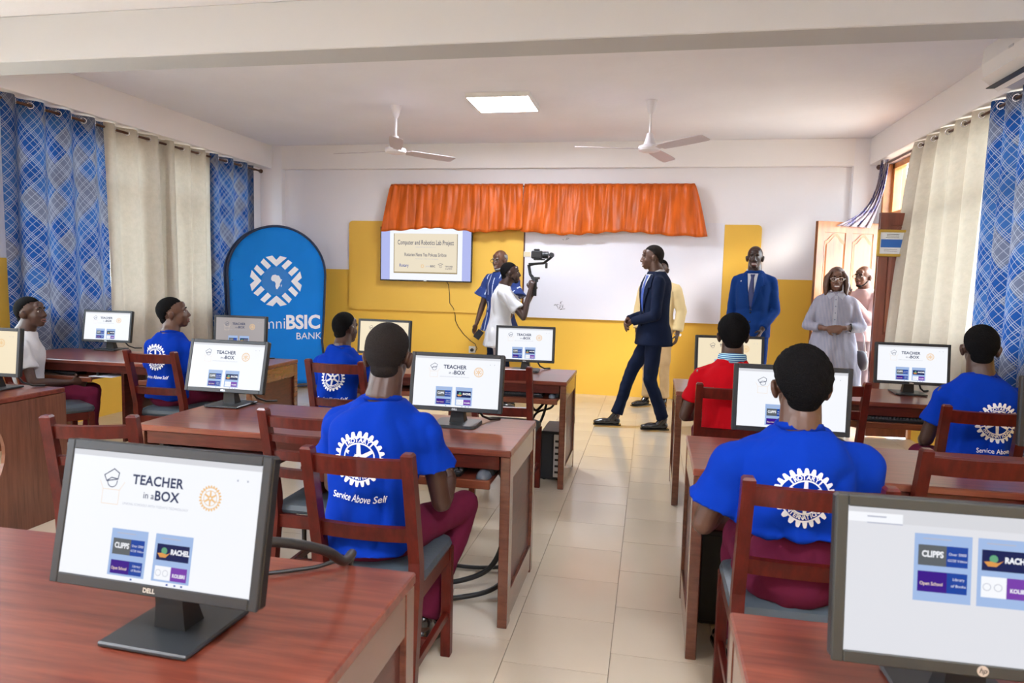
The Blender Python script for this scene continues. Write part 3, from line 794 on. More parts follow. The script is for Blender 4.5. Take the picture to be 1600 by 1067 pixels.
def aircon():
    root = thing('air_conditioner', 'white wall air conditioner high on the right wall', 'air conditioner', (2.382, 5.02, 2.80))
    pr = [(0, .02), (0, .30), (-.20, .30), (-.235, .27), (-.245, .16), (-.225, .07), (-.15, .012), (-.03, 0)]
    mb = MB(); L_ = .42
    rings = []
    for y, sc_ in ((-L_, .93), (-L_+.015, 1), (L_-.015, 1), (L_, .93)):
        rings.append([V((u*sc_, y, .15+(v-.15)*sc_)) for u, v in pr])
    mb.ring_loft(rings, True); mb.build('casing', 'ac', root)
    MB().box(-.216, -.10, -L_+.05, L_-.05, .018, .024, c=.002, T=Matrix.Translation((-.005, 0, -.022)) @ Matrix.Rotation(radians(0), 4, 'Y')).build('outlet', 'black', root)
    fl_ = MB(); fl_.box(-.07, .07, -L_+.045, L_-.045, -.004, .004, c=.001, T=Matrix.Translation((-.195, 0, .022)) @ Matrix.Rotation(radians(38), 4, 'Y')); fl_.build('flap', 'ac', root)
    MB().box(-.2475, -.2445, -.03, .03, .155, .17).build('maker_badge', 'silver', root)
aircon()

# ------------------------------------------------------------------ pop-up banner
def banner():
    a, b = V((-4.90, 7.47, .04)), V((-4.02, 8.22, .04)); d = (b-a); W = d.length; ux = d.normalized(); nrm = V((ux.y, -ux.x, 0)); c = (a+b)/2
    root = thing('pop_up_banner', 'tall blue pop-up banner with a white emblem and bank name beside the left curtain', 'banner', c, atan2(ux.y, ux.x))
    H = 1.98; hw = W/2
    def outline(s, n=30):
        pts = []; R_ = hw*1.0*s
        for i in range(n+1):
            t = pi*i/n; pts.append((hw*s*cos(t), H-hw*1.0-.02+ (hw*1.0)*s*sin(t)))
        pts += [(-hw*.97*s, .9), (-hw*.93*s, .55), (-hw*s, .2), (-hw*.98*s, .04*(2-s)), (-hw*.9*s, 0.0+(1-s)), (hw*.9*s, 0.0+(1-s)), (hw*.98*s, .04*(2-s)), (hw*s, .2), (hw*.93*s, .55), (hw*.97*s, .9)]
        return pts
    po = outline(.975)
    for sd, yy in ((-1, -.02), (1, .20)):
        def surf(u, v, l=0, yy=yy, sd=sd): return V((u, yy + .02*sin(u*3)+(0.10 if sd > 0 else -.0)*(1-v/H)*.4 - l, v))
        vs, fs = flat_poly(po, .12)
        mb = MB(); mb.add([surf(p.x, p.y) for p in vs], fs); o = mb.build('fabric_face', 'banner', root, smooth=True, fix=False)
        s_ = o.modifiers.new('t', 'SOLIDIFY'); s_.thickness = .003
        MB().tube([surf(p[0], p[1]) for p in outline(1.0)], .014, 8, closed=True).build('hoop', 'bannerframe', root, smooth=True)
        if sd < 0: front = surf
    for x, z in ((-hw*.9, 1.3), (hw*.9, 1.3), (-hw*.95, .3), (hw*.95, .3)):
        MB().tube([front(x, z), (x, .24, z)], .006, 6).build('strut', 'black', root)
    A = Art(['print_white', 'banner_disc'])
    cu, cv, R0, R1 = -.02, 1.30, .175, .30
    A.arc(cu, cv, 0.001, R0-.005, 0, 2*pi, 'banner_disc', 48, .003)
    # four chevrons and between each pair two straight bars
    S = .28
    for k in range(4):
        q = k*pi/2
        def rt(p): x, y = p; return (cu+x*cos(q)-y*sin(q), cv+x*sin(q)+y*cos(q))
        A.poly([rt(p) for p in [(0, .175), (.125, .285), (.045, .305), (0, .255), (-.045, .305), (-.125, .285)]], 'print_white', .004)
        for off in (-.055, .055):
            # bars lie along the diagonal direction, offset sideways
            dv = V((cos(pi/4), sin(pi/4))); sv = V((-dv.y, dv.x)); base = sv*off
            w2 = .03; r_in = sqrt(max(.0, R0**2-off*off))+.005; r_out = sqrt(R1**2-off*off)
            pts = [base+dv*r_in-sv*w2, base+dv*r_out-sv*w2, base+dv*(r_out-.01)+sv*w2, base+dv*r_in+sv*w2]
            A.poly([rt((p.x, p.y)) for p in pts], 'print_white', .004)
    af = [(-.06, .045), (-.045, .07), (-.01, .078), (.005, .068), (.03, .066), (.045, .04), (.052, .02), (.07, .022), (.05, -.015), (.04, -.035), (.042, -.055), (.025, -.075), (.012, -.098), (-.002, -.098), (-.012, -.06), (-.008, -.03), (-.022, -.005), (-.045, -.002), (-.062, .015)]
    A.poly([(cu+.0+x, cv+y) for x, y in af], 'print_white', .004); A.poly([(cu+.055, cv-.045), (cu+.065, cv-.04), (cu+.06, cv-.07), (cu+.052, cv-.07)], 'print_white', .004)
    A.build('printed_emblem', front, root); A = Art(['print_white'])
    A.text('omni', -.095, .78, .20, 'print_white', -.002, .004, squeeze=.92); A.text('BSIC', .30, .79, .235, 'print_white', .008, .004, squeeze=.92)
    A.text('BANK', .37, .62, .12, 'print_white', 0, .004, squeeze=1.0)
    A.build('lettering', front, root)
banner()

# ------------------------------------------------------------------ desks
def desk(label, x0, x1, y0, y1, seats, left_panel=True, solid=None, group='computer desks'):
    """long desk: top, apron, framed end panels, keyboard trays"""
    cx = (x0+x1)/2; root = thing('computer_desk', label, 'desk', (cx, y0, 0), 0, group)
    a, b, d = x0-cx, x1-cx, y1-y0; H = .75
    top = MB(); top.box(a, b, 0, d, H-.028, H, c=.004); top.build('desktop', 'wood_top', root)
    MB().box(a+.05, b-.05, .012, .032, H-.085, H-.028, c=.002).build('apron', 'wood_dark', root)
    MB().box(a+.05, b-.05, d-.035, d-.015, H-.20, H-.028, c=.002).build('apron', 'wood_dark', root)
    for s_, xe in ((-1, a), (1, b)):
        xi0, xi1 = (xe, xe+.045) if s_ < 0 else (xe-.045, xe)
        if solid == s_:
            # solid veneered end whose near edge is cut in a wave
            pts = [(.30+.075*sin(t*2*pi*1.0-.5)*1.0+.03*(t > .8), t*(H-.03)) for t in [i/16 for i in range(17)]]
            pts = [(max(.0, .15+.07*sin(2*pi*(z/(H-.03))*.95-2.3)), z) for _, z in pts]
            poly = [(p[0], p[1]) for p in pts]+[(d, H-.03), (d, 0)]
            MB().prism(poly, lambda u, v: (xi1, u, v), lambda u, v: (xi1-.022, u, v)).build('end_panel', 'wood_panel', root)
            continue
        xm = (xi0+xi1)/2
        MB().box(xi0+.002, xi1-.002, .004, .075, 0, H-.028, c=.003).build('leg', 'wood_side', root)
        MB().box(xi0+.002, xi1-.002, d-.06, d-.004, 0, H-.028, c=.003).build('leg', 'wood_side', root)
        MB().box(xi0+.004, xi1-.004, .07, d-.055, H-.13, H-.028, c=.002).build('end_rail', 'wood_side', root)
        MB().box(xi0+.004, xi1-.004, .07, d-.055, .02, .14, c=.002).build('end_rail', 'wood_side', root)
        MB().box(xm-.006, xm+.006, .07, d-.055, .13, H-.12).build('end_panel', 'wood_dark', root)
    for (s0, s1) in seats:
        t0, t1 = s0-cx, s1-cx
        tr = MB().box(t0, t1, -.03, .34, .615, .63, c=.002); o = tr.build('keyboard_tray', 'wood_top', root)
        MB().box(t0, t1, -.048, -.03, .598, .634, c=.003).build('tray_lip', 'wood_front', o)
        for xx in (t0+.01, t1-.01): MB().box(xx-.01, xx+.01, .03, .33, .635, .665, c=.002).build('runner', 'black', o)
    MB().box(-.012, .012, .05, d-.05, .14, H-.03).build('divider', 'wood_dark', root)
    return root
desk('foreground desk at lower left carrying the large white-screen monitor', -2.25, -.515, .90, 1.525, [(-1.25, -.62)])
desk('foreground desk at lower right under the warm grey monitor', .193, 1.95, .86, 1.50, [(.25, .85)])
desk('middle desk left of the aisle where the front blue-shirted boy sits', -2.25, -.525, 2.72, 3.36, [(-1.42, -.60), (-2.15, -1.55)])
desk('second-row desk right of the aisle in front of the near blue-shirted pupil', .185, 1.95, 2.66, 3.25, [(.27, .87), (1.05, 1.75)])
desk('back-row desk left of the aisle below the cameraman', -2.20, -.535, 4.70, 5.37, [(-2.1, -1.45), (-1.25, -.59)])
desk('back-row desk right of the aisle where the pupil in red sits', .185, 2.0, 4.56, 5.18, [(.27, .87), (1.15, 1.8)])
desk('left-hand desk with a wavy brown end panel at the picture edge', -5.1, -3.31, 2.83, 3.45, [], solid=1)
desk('back-left desk below the beige curtains beside the blue banner', -4.95, -2.77, 4.50, 5.18, [(-4.85, -4.05), (-3.65, -2.95)])

# ------------------------------------------------------------------ monitors
MATS = ['scr_white', 'scr_cream', 'scr_grey', 'scr_hp', 'scr_bar', 'scr_text', 'scr_faint', 'scr_orange', 'scr_pale', 'scr_card', 'scr_blue', 'scr_navy', 'scr_violet', 'scr_purple', 'scr_photo', 'scr_green', 'scr_hand']
def screen_art(kind):
    """u 0..W, v 0..H measured from the top left; returned v is negated"""
    W_, H_ = .409, .232; A = Art(MATS)
    def R_(u0, v0, u1, v1, m, l=.0004): A.rect(u0*W_, -v1*H_, u1*W_, -v0*H_, m, l)
    def card(u, v, wu, full):
        R_(u, v, u+wu, min(v+(.66 if full else .38), .965), 'scr_card')
        R_(u+.08*wu, v+.02+.02, u+.6*wu, v+.055, 'scr_faint', .0007)
    if kind == 'hp':
        R_(0, 0, 1, .035, 'scr_bar'); R_(.0, .035, .20, .10, 'scr_white', .0005); R_(.20, .035, 1, .10, 'scr_bar', .0004)
        R_(.07, .055, .14, .065, 'scr_faint', .0009); R_(.07, .10, .2, .108, 'scr_faint', .0009)
        u0, v0, wu, rows = .245, .15, .205, ((.075, .14), (.255, .14)); u1 = .47
        R_(u0, v0, u0+wu, v0+.46, 'scr_card'); R_(u1, v0, u1+wu, v0+.46, 'scr_card')
    else:
        R_(0, 0, 1, .045, 'scr_bar', .0003)
        tc = 'scr_text'
        A.text('TEACHER', .475*W_, -.205*H_, .0245, tc, .0007, .0006, spacing=1.05); A.text('BOX', .53*W_, -.315*H_, .0245, tc, .0007, .0006, spacing=1.05)
        A.text('in a', .435*W_, -.32*H_, .017, tc, .0001, .0006)
        A.text('LINKING SCHOOLS WITH TODAY\'S TECHNOLOGY', .475*W_, -.40*H_, .0062, 'scr_faint', 0, .0006)
        # pupil with a mortarboard rising from a box
        A.line([(.185*W_, -.19*H_), (.235*W_, -.135*H_), (.265*W_, -.165*H_), (.26*W_, -.215*H_), (.20*W_, -.235*H_), (.185*W_, -.19*H_)], .0018, tc, .0006)
        A.line([(.20*W_, -.235*H_), (.225*W_, -.205*H_), (.258*W_, -.212*H_)], .0018, tc, .0006)
        A.arc(.232*W_, -.235*H_, .0098, .0114, radians(165), radians(372), tc, 16, .0006)
        A.line([(.185*W_, -.415*H_), (.185*W_, -.30*H_), (.165*W_, -.235*H_)], .0012, 'scr_pale', .0006); A.line([(.275*W_, -.30*H_), (.30*W_, -.235*H_)], .0012, 'scr_pale', .0006)
        A.line([(.185*W_, -.30*H_), (.275*W_, -.30*H_), (.275*W_, -.415*H_), (.185*W_, -.415*H_)], .0012, 'scr_pale', .0006)
        om = 'scr_orange'
        A.wheel(.755*W_, -.285*H_, .0235, om, .0006, text=False); 
        for u in (.88, .93): R_(u, .12, u+.008, .135, 'scr_faint', .0006)
        u0, v0, wu, rows = .265, .60, .195, ((.075, .125), (.245, .105)); u1 = .50
        R_(u0, v0, u0+wu, .965, 'scr_card'); R_(u1, v0, u1+wu, .965, 'scr_card')
        for u in (.39, .58, .62, .655): R_(u, .975, u+.01, .988, 'scr_blue', .0006)
    for k, uu in enumerate((u0, u1)):
        R_(uu+.03, v0+.028, uu+.13, v0+.036, 'scr_faint', .0008)
        (a0, h0), (a1, h1) = rows; m0 = wu*.07
        if k == 0:
            R_(uu+m0, v0+a0, uu+wu-m0, v0+a0+h0, 'scr_blue', .0006); R_(uu+m0, v0+a0, uu+wu*.56, v0+a0+h0, 'scr_photo', .0008)
            A.text('CLIPPS', (uu+wu*.32)*W_, -(v0+a0+h0*.45)*H_, .0135, 'scr_white', .0005, .001, squeeze=.8)
            A.text('Over 5000', (uu+wu*.75)*W_, -(v0+a0+h0*.38)*H_, .0058, 'scr_white', 0, .001); A.text('GCSE Videos', (uu+wu*.75)*W_, -(v0+a0+h0*.68)*H_, .0052, 'scr_white', 0, .001)
            R_(uu+m0, v0+a1, uu+wu-m0, v0+a1+h1, 'scr_blue', .0006); R_(uu+m0, v0+a1, uu+wu*.58, v0+a1+h1, 'scr_violet', .0008)
            A.text('Open School', (uu+wu*.31)*W_, -(v0+a1+h1*.6)*H_, .0075, 'scr_pale', .0001, .001, squeeze=.85)
            A.text('Library', (uu+wu*.78)*W_, -(v0+a1+h1*.3)*H_, .006, 'scr_white', 0, .001); A.text('of Books', (uu+wu*.78)*W_, -(v0+a1+h1*.62)*H_, .006, 'scr_white', 0, .001)
        else:
            R_(uu+m0, v0+a0, uu+wu-m0, v0+a0+h0, 'scr_navy', .0006)
            x, y = (uu+wu*.27)*W_, -(v0+a0+h0*.45)*H_
            A.arc(x, y+.001, 0.0001, .0062, 0, 2*pi, 'scr_green', 16, .0008); A.poly([(x-.014, y-.004), (x-.005, y-.003), (x+.006, y-.005), (x+.014, y-.001), (x+.004, y-.011), (x-.008, y-.011)], 'scr_hand', .001)
            A.text('RACHEL', (uu+wu*.69)*W_, y, .0125, 'scr_white', .0006, .001, squeeze=.85)
            R_(uu+m0, v0+a1, uu+wu-m0, v0+a1+h1, 'scr_white', .0006); R_(uu+wu*.5, v0+a1, uu+wu-m0, v0+a1+h1, 'scr_purple', .0008)
            A.arc((uu+wu*.17)*W_, -(v0+a1+h1*.5)*H_, .005, .006, 0, 2*pi, 'scr_faint', 16, .0008); A.arc((uu+wu*.36)*W_, -(v0+a1+h1*.5)*H_, .005, .006, 0, 2*pi, 'scr_faint', 16, .0008)
            A.text('KOLIBRI', (uu+wu*.72)*W_, -(v0+a1+h1*.6)*H_, .0088, 'scr_white', .0003, .001, squeeze=.85)
    return A
MW, MH = .445, .270
def monitor(kind):
    """flat monitor with its stand; origin on the desk below the middle of the panel"""
    root = thing('monitor', '', 'monitor'); hp = kind == 'hp'; bz = 'bezel_hp' if hp else 'bezel'
    panel = bpy.data.objects.new('display_head', None)
    tilt = root  # parts are placed straight under the root; the tilt is baked per copy below
    b = MB(); b.box(-MW/2, MW/2, .003, .03, 0, MH, c=.005); b.box(-.12, .12, .03, .05, .05, .2, c=.01); b.build('housing', 'black', root)
    fr = MB(); l, t, bt = .018, .018, .020
    for q in ((-MW/2, -MW/2+l, 0, MH), (MW/2-l, MW/2, 0, MH), (-MW/2+l, MW/2-l, 0, bt), (-MW/2+l, MW/2-l, MH-t, MH)): fr.box(q[0], q[1], -.003, .004, q[2], q[3], c=.0018)
    fr.build('bezel', bz, root)
    base_m = {'cream': 'scr_cream', 'grey': 'scr_grey', 'hp': 'scr_hp'}.get(kind, 'scr_white')
    sc = MB().box(-MW/2+l-.001, MW/2-l+.001, -.0004, .002, bt-.001, MH-t+.001).build('screen', base_m, root)
    A = screen_art(kind)
    if kind in ('cream', 'grey'):
        A.mats = [base_m if m in ('scr_white', 'scr_bar') else m for m in A.mats]
    A.build('screen_graphics', flat_on((-MW/2+l, -.0005, MH-t), (1, 0, 0), (0, 0, 1), (0, -1, 0)), sc)
    a = Art(['silver']);
    if hp:
        a.arc(0, 0, .0001, .0085, 0, 2*pi, 'silver', 24, 0); a.build('maker_badge', flat_on((0, -.0033, .0105), (1, 0, 0), (0, 0, 1), (0, -1, 0)), root)
        a = Art(['black']); a.text('hp', 0, .0005, .0115, 'black', .0002, .0003, shear=.3); a.build('badge_lettering', flat_on((0, -.0034, .0105), (1, 0, 0), (0, 0, 1), (0, -1, 0)), root)
    else:
        a.text('DELL', 0, 0, .0115, 'silver', .0003, 0); a.build('maker_lettering', flat_on((0, -.0032, .0095), (1, 0, 0), (0, 0, 1), (0, -1, 0)), root)
    return root
def add_monitor(proto, x, y, z, yaw, tilt, label, base, cable=True, z0=.75):
    """proto's parts tilted about the panel's lower edge and hung on a fresh stand standing on the desk"""
    root = thing('monitor', label, 'monitor', (x, y, z0), yaw, 'computer monitors')
    T = Matrix.Translation((0, 0, z-z0)) @ Matrix.Rotation(-tilt, 4, 'X')
    for ch in proto.children:
        c = ch.copy(); COL.objects.link(c); c.parent = root; c.matrix_local = T
        for g in ch.children:
            k = g.copy(); COL.objects.link(k); k.parent = c
    by = .075
    if base == 'square':
        MB().box(-.095, .095, by-.10, by+.09, .002, .012, c=.003).build('base', 'stand', root)
        nk = MB(); nk.ring_loft([[V((sx*w_, yy, zz)) for sx, yy in ((-1, y0_), (1, y0_), (1, y1_), (-1, y1_))] for w_, y0_, y1_, zz in ((.034, by-.025, by+.03, .012), (.030, .05, .09, .06), (.032, .043, .075, .20))]); nk.build('neck', 'black', root)
    else:
        pts = rounded(-.105, .105, by-.105, by+.075, .03, (1, 1, 1, 1)); MB().prism(pts, lambda u, v: (u, v, .001), lambda u, v: (u*.985, by+(v-by)*.985, .014)).build('base', 'stand', root)
        nk = MB(); nk.ring_loft([[V((sx*w_, yy, zz)) for sx, yy in ((-1, y0_), (1, y0_), (1, y1_), (-1, y1_))] for w_, y0_, y1_, zz in ((.036, by-.03, by+.035, .014), (.028, .05, .09, .07), (.03, .043, .075, .20))]); nk.build('neck', 'black', root)
    if cable:
        MB().tube([(.05, .06, z-z0+.07), (.07, .11, z-z0+.02), (.10, .15, .03), (.13, .19, .008), (.17, .23, .006)], .006, 7).build('cable', 'cable', root, smooth=True)
    return root
pw, pc, pg, ph = monitor('white'), monitor('cream'), monitor('grey'), monitor('hp')
add_monitor(pw, -.876, 1.084, .85, -.044, .20, 'large foreground monitor on the lower left desk', 'square', False)
add_monitor(pw, -2.122, 3.189, .828, -.012, .24, 'monitor on the square base on the middle desk, left of the front boy', 'square')
add_monitor(pw, -.869, 3.092, .824, .005, .18, 'monitor on the middle desk directly right of the front boy, above the keyboard and mouse', 'round')
add_monitor(pw, -4.507, 5.178-.05, .822, .073, .16, 'small monitor in front of the blue curtain beside the boy in white', 'square')
add_monitor(pg, -3.115, 4.90, .835, .011, .08, 'dim grey monitor in front of the blue banner', 'square')
add_monitor(pc, -2.009, 5.09, .834, -.093, .08, 'monitor partly hidden behind the heads of the front boy and the boy beyond', 'square')
add_monitor(pw, -.904, 5.12, .822, .04, .08, 'monitor on the back-row desk in front of the cameraman', 'round')
add_monitor(pc, .528, 4.781, .833, .12, .08, 'cream-tinted monitor in front of the pupil in red', 'round')
add_monitor(pw, .566, 2.917, .855, -.03, .05, 'monitor hidden behind the head of the near pupil on the right', 'square')
add_monitor(pw, 1.685, 4.93, .820, -.049, .12, 'monitor on the back-row right desk in front of the beige curtain', 'square')
add_monitor(ph, .534, 1.173, .84, .011, .10, 'large warm grey monitor at the lower right corner', 'square', False)
add_monitor(pw, 1.62, 2.95, .855, 0, .06, 'monitor cut off by the right picture edge', 'square')
add_monitor(pc, -3.605, 3.21, .835, .02, .10, 'monitor cut off by the left picture edge, on the wavy-ended desk', 'square')
for p in (pw, pc, pg, ph):
    for c in list(p.children):
        for g in list(c.children): bpy.data.objects.remove(g)
        bpy.data.objects.remove(c)
    bpy.data.objects.remove(p)

# ------------------------------------------------------------------ chairs
def chair(label, x, y, rz=0, w=.36, slats=((.845, .06), (.615, .05)), seat_d=.40, H=.90, group='wooden classroom chairs'):
    """x, y: middle between the two back posts' tops; the chair faces +y turned by rz"""
    root = thing('wooden_chair', label, 'chair', (x, y, 0), rz, group); hw = w/2
    T = .038
    for s_ in (-1, 1):
        mb = MB(); lean = .05
        rings = []
        for z, yy, dd in ((0, .02, .034), (.20, .05, .036), (.43, .085, .046), (.52, .08, .046), (.75, .025, .042), (H-.008, -.012, .038), (H, -.012, .030)):
            k = T/2 if z < H-.001 else T/2-.006
            rings.append([V((s_*hw-k, yy-dd/2, z)), V((s_*hw+k, yy-dd/2, z)), V((s_*hw+k, yy+dd/2, z)), V((s_*hw-k, yy+dd/2, z))])
        mb.ring_loft(rings, True); mb.build('leg', 'wood_chair', root)
        MB().box(s_*(hw-.0)-T/2, s_*(hw-.0)+T/2, seat_d+.03, seat_d+.068, 0, .43, c=.003).build('leg', 'wood_chair', root)
        MB().box(s_*hw-.011, s_*hw+.011, .10, seat_d+.04, .375, .43, c=.002).build('seat_rail', 'wood_chair', root)
        MB().box(s_*hw-.010, s_*hw+.010, .055, seat_d+.04, .15, .18, c=.002).build('stretcher', 'wood_chair', root)
    MB().box(-hw+.01, hw-.01, seat_d+.04, seat_d+.06, .375, .43, c=.002).build('seat_rail', 'wood_chair', root)
    MB().box(-hw+.01, hw-.01, .075, .095, .375, .43, c=.002).build('seat_rail', 'wood_chair', root)
    MB().box(-hw+.01, hw-.01, .22, .24, .152, .178, c=.002).build('stretcher', 'wood_chair', root)
    seat = MB(); n_ = 12; rings = []
    for zz, ins in ((.43, .0), (.445, -.006), (.465, 0), (.478, .02), (.482, .06)):
        rings.append([V((a, b, zz)) for a, b in rounded(-hw-.012+ins, hw+.012-ins, .10+ins, seat_d+.075-ins, .045, (1, 1, 1, 1))])
    seat.ring_loft(rings, True); seat.build('seat', 'cushion', root, smooth='auto')
    def ypost(z): return .08-(z-.52)/(H-.52)*.092 if z > .52 else .08
    for z, h in slats:
        yy = ypost(z); T_ = Matrix.Translation((0, yy, z)) @ Matrix.Rotation(radians(11), 4, 'X')
        mb = MB(); n_ = 8; rings = []
        for i in range(n_+1):
            u = -hw+.012+(w-.024)*i/n_; bow = -.010*(1-(2*i/n_-1)**2)
            rings.append([T_ @ V((u, bow-.009, -h/2)), T_ @ V((u, bow+.009, -h/2)), T_ @ V((u, bow+.009, h/2)), T_ @ V((u, bow-.009, h/2))])
        mb.ring_loft(rings, True); mb.build('back_rail', 'wood_chair', root)
    return root
lad = ((.845, .045), (.775, .03), (.70, .04), (.62, .04))
chair('chair under the front blue-shirted boy left of the aisle', -.88, 2.03, radians(0), .335)
chair('empty ladder-back chair tucked in left of the front boy', -1.33, 2.56, 0, .37, lad)
chair('empty ladder-back chair behind the large foreground monitor', -2.03, 2.23, radians(18), .30, ((.835, .05), (.72, .035), (.62, .035)))
chair('chair of the boy in blue before the beige curtain', -3.295, 4.15, 0, .36)
chair('empty chair just behind and left of that of the boy before the beige curtain', -3.52, 4.68, 0, .36, ((.845, .05), (.70, .04)))
chair('chair of the boy in the white shirt at far left', -4.25, 3.95, radians(-30), .36, ((.84, .05), (.74, .04), (.62, .04)))
chair('chair of the small boy in blue beside the blue banner', -1.95, 4.13, 0, .36)
chair('empty chair at the back-row desk beneath the cameraman', -.90, 4.27, 0, .36, ((.845, .07), (.60, .06)))
chair('chair of the pupil in the red polo', .465, 3.95, 0, .36)
chair('empty chair between the red-shirted and far right pupils', 1.06, 4.31, 0, .36, ((.845, .06), (.70, .05)))
chair('chair of the far right pupil by the blue curtain', 1.56, 3.62, radians(-4), .32)
chair('empty chair at the right edge behind the warm grey monitor', 1.13, 2.60, 0, .36, ((.84, .065), (.62, .05)))
chair('chair of the near pupil on the right', .483, 2.06, 0, .375)

# ------------------------------------------------------------------ keyboards, mice, computer towers, cables
key_me = None
def keyboard(x, y, z, label, rz=0):
    global key_me
    root = thing('keyboard', label, 'keyboard', (x, y, z), rz, 'black keyboards'); w_, d_ = .40, .13
    mb = MB(); mb.ring_loft([[V((a, b, zz*(1+.5*(b > 0)))) for a, b in rounded(-w_/2+i_, w_/2-i_, -d_/2+i_, d_/2-i_, .01, (1, 1, 1, 1))] for zz, i_ in ((0, .002), (.012, 0), (.015, .003))], True); mb.build('case', 'black', root)
    if not key_me:
        key_me = MB(); key_me.ring_loft([[V((-.0078, -.0078, 0)), V((.0078, -.0078, 0)), V((.0078, .0078, 0)), V((-.0078, .0078, 0))], [V((-.006, -.006, .006)), V((.006, -.006, .006)), V((.006, .006, .006)), V((-.006, .006, .006))]]); key_me = key_me.mesh('key'); key_me.materials.append(M['key'])
    for r_ in range(5):
        for c_ in range(20):
            o = bpy.data.objects.new('key', key_me); COL.objects.link(o); o.parent = root; o.location = (-.185+c_*.0195+(.006 if r_ % 2 else 0), -.043+r_*.0215, .0155+.0062*(r_/4))
    return root
def mouse(x, y, z, label, rz=0):
    root = thing('mouse', label, 'computer mouse', (x, y, z), rz, 'computer mice')
    mb = MB(); rings = []
    for t in [i/12 for i in range(13)]:
        yy = -.055+.11*t; s_ = sqrt(max(.02, 1-(2*t-1)**2)); ww = .031*s_**.55; hh = .036*s_**.7*(1-.25*t)
        rings.append([V((ww*cos(a), yy, max(0, hh*sin(a)))) for a in [pi*k/10 for k in range(11)]])
    mb.ring_loft(rings, True); mb.build('shell', 'mouse', root, smooth='auto')
    MB().cyl((-.003, .03, .03), (.003, .03, .03), .007, n=12).build('scroll_wheel', 'black', root)
    MB().tube([(0, .052, .008), (.01, .08, .004), (.02, .11, .004), (0, .16, .004)], .002, 6).build('cord', 'cable', root)
keyboard(-.93, 2.77, .632, 'black keyboard on the pulled-out tray right of the front boy')
mouse(-.64, 2.745, .63, 'grey mouse on the pulled-out tray right of the front boy')
keyboard(-.90, 4.78, .632, 'keyboard on the tray of the back-row desk beneath the cameraman'); mouse(-.635, 4.78, .63, 'mouse on the tray of the back-row desk beneath the cameraman')
keyboard(1.45, 4.62, .632, 'keyboard on the tray at the back-row right desk'); mouse(-1.63, 4.76, .63, 'mouse under the hand of the small boy in blue')
keyboard(-4.45, 4.58, .632, 'keyboard on the tray beside the boy in white')
def tower(x, y, label, w_=.17, d_=.38, h_=.36, m='black', z=0, rz=0, light=False):
    root = thing('computer_tower', label, 'computer tower', (x, y, z), rz, 'computer towers')
    MB().box(-w_/2, w_/2, 0, d_, .012, h_, c=.006).build('case', m, root)
    for a in (-1, 1):
        for b in (.04, d_-.04): MB().cyl((a*(w_/2-.025), b, 0), (a*(w_/2-.025), b, .014), .012, n=10).build('foot', 'black', root)
    MB().box(w_/2-.055, w_/2-.006, -.008, .004, .03, h_-.02, c=.002).build('front_strip', 'silver', root)
    p = MB()
    for k in range(6): p.box(w_/2-.045, w_/2-.018, -.011, -.008, .06+k*.045, .075+k*.045)
    p.build('port', 'black', root)
    MB().box(-w_/2+.01, w_/2-.065, -.006, .002, .03, h_-.02, c=.002).build('front_grille', 'bezel', root)
tower(-.655, 4.90, 'black computer tower under the back-row desk beside the aisle', w_=.15)
tower(.325, 2.95, 'black computer tower under the second-row desk right of the aisle', w_=.16, h_=.42, d_=.26)
tower(-3.05, 4.75, 'computer tower under the back-left desk', w_=.15)
def cab(pts, r, label, name='cable'):
    c0 = V(pts[0]); P_ = [V(p) for p in pts]
    # Catmull-Rom through the points
    out = []
    for i in range(len(P_)-1):
        p0, p1, p2, p3 = P_[max(i-1, 0)], P_[i], P_[i+1], P_[min(i+2, len(P_)-1)]
        for k in range(8):
            t = k/8; out.append(.5*((2*p1)+(p2-p0)*t+(2*p0-5*p1+4*p2-p3)*t*t+(3*p1-p0-3*p2+p3)*t**3))
    out.append(P_[-1]); mb = MB().tube([p-c0 for p in out], r, 8); tag(mb.build(name, 'cable', smooth=True, loc=c0), label, 'cable')
cab([(-.80, 1.16, .92), (-.72, 1.25, .905), (-.66, 1.34, .86), (-.655, 1.43, .80), (-.67, 1.51, .785), (-.70, 1.56, .74), (-.74, 1.58, .60), (-.76, 1.6, .45)], .011, 'thick black cable curling off the back of the large foreground monitor')
cab([(-.85, 1.40, .76), (-.75, 1.47, .758), (-.70, 1.525, .758), (-.70, 1.55, .70), (-.70, 1.56, .55)], .005, 'thin black cable lying across the far edge of the foreground desk')
cab([(-.66, 3.05, .60), (-.60, 3.02, .50), (-.60, 3.0, .30), (-.66, 3.0, .14), (-.80, 3.0, .06), (-.98, 3.02, .02)], .012, 'black cable loop hanging from the keyboard tray to the floor')
cab([(-.60, 3.1, .70), (-.585, 3.12, .30), (-.59, 3.1, .10), (-.66, 3.0, .03), (-.85, 2.9, .014), (-1.0, 2.9, .014)], .012, 'lower black cable curving over the floor under the middle desk')
cab([(-.62, 3.30, .64), (-.605, 3.30, .3), (-.64, 3.28, .06), (-.75, 3.27, .016), (-.95, 3.26, .016)], .010, 'black cable running down inside the rear leg of the middle desk')
cab([(-.85, 4.95, .60), (-.78, 4.93, .50), (-.72, 5.05, .55), (-.76, 5.1, .40), (-.82, 5.0, .28), (-.80, 5.0, .1), (-.70, 5.1, .02)], .010, 'tangled black cables beside the tower under the back-row desk')
cab([(-.66, 5.15, .58), (-.70, 5.2, .48), (-.82, 5.15, .42), (-.84, 5.0, .2), (-.72, 5.28, .012)], .009, 'second black cable beside the tower under the back-row desk')
cab([(-3.9, 4.75, .55), (-3.98, 4.74, .40), (-3.95, 4.72, .22), (-3.80, 4.70, .12), (-3.72, 4.72, .20), (-3.76, 4.75, .40)], .009, 'black cable loop beneath the back-left desk')
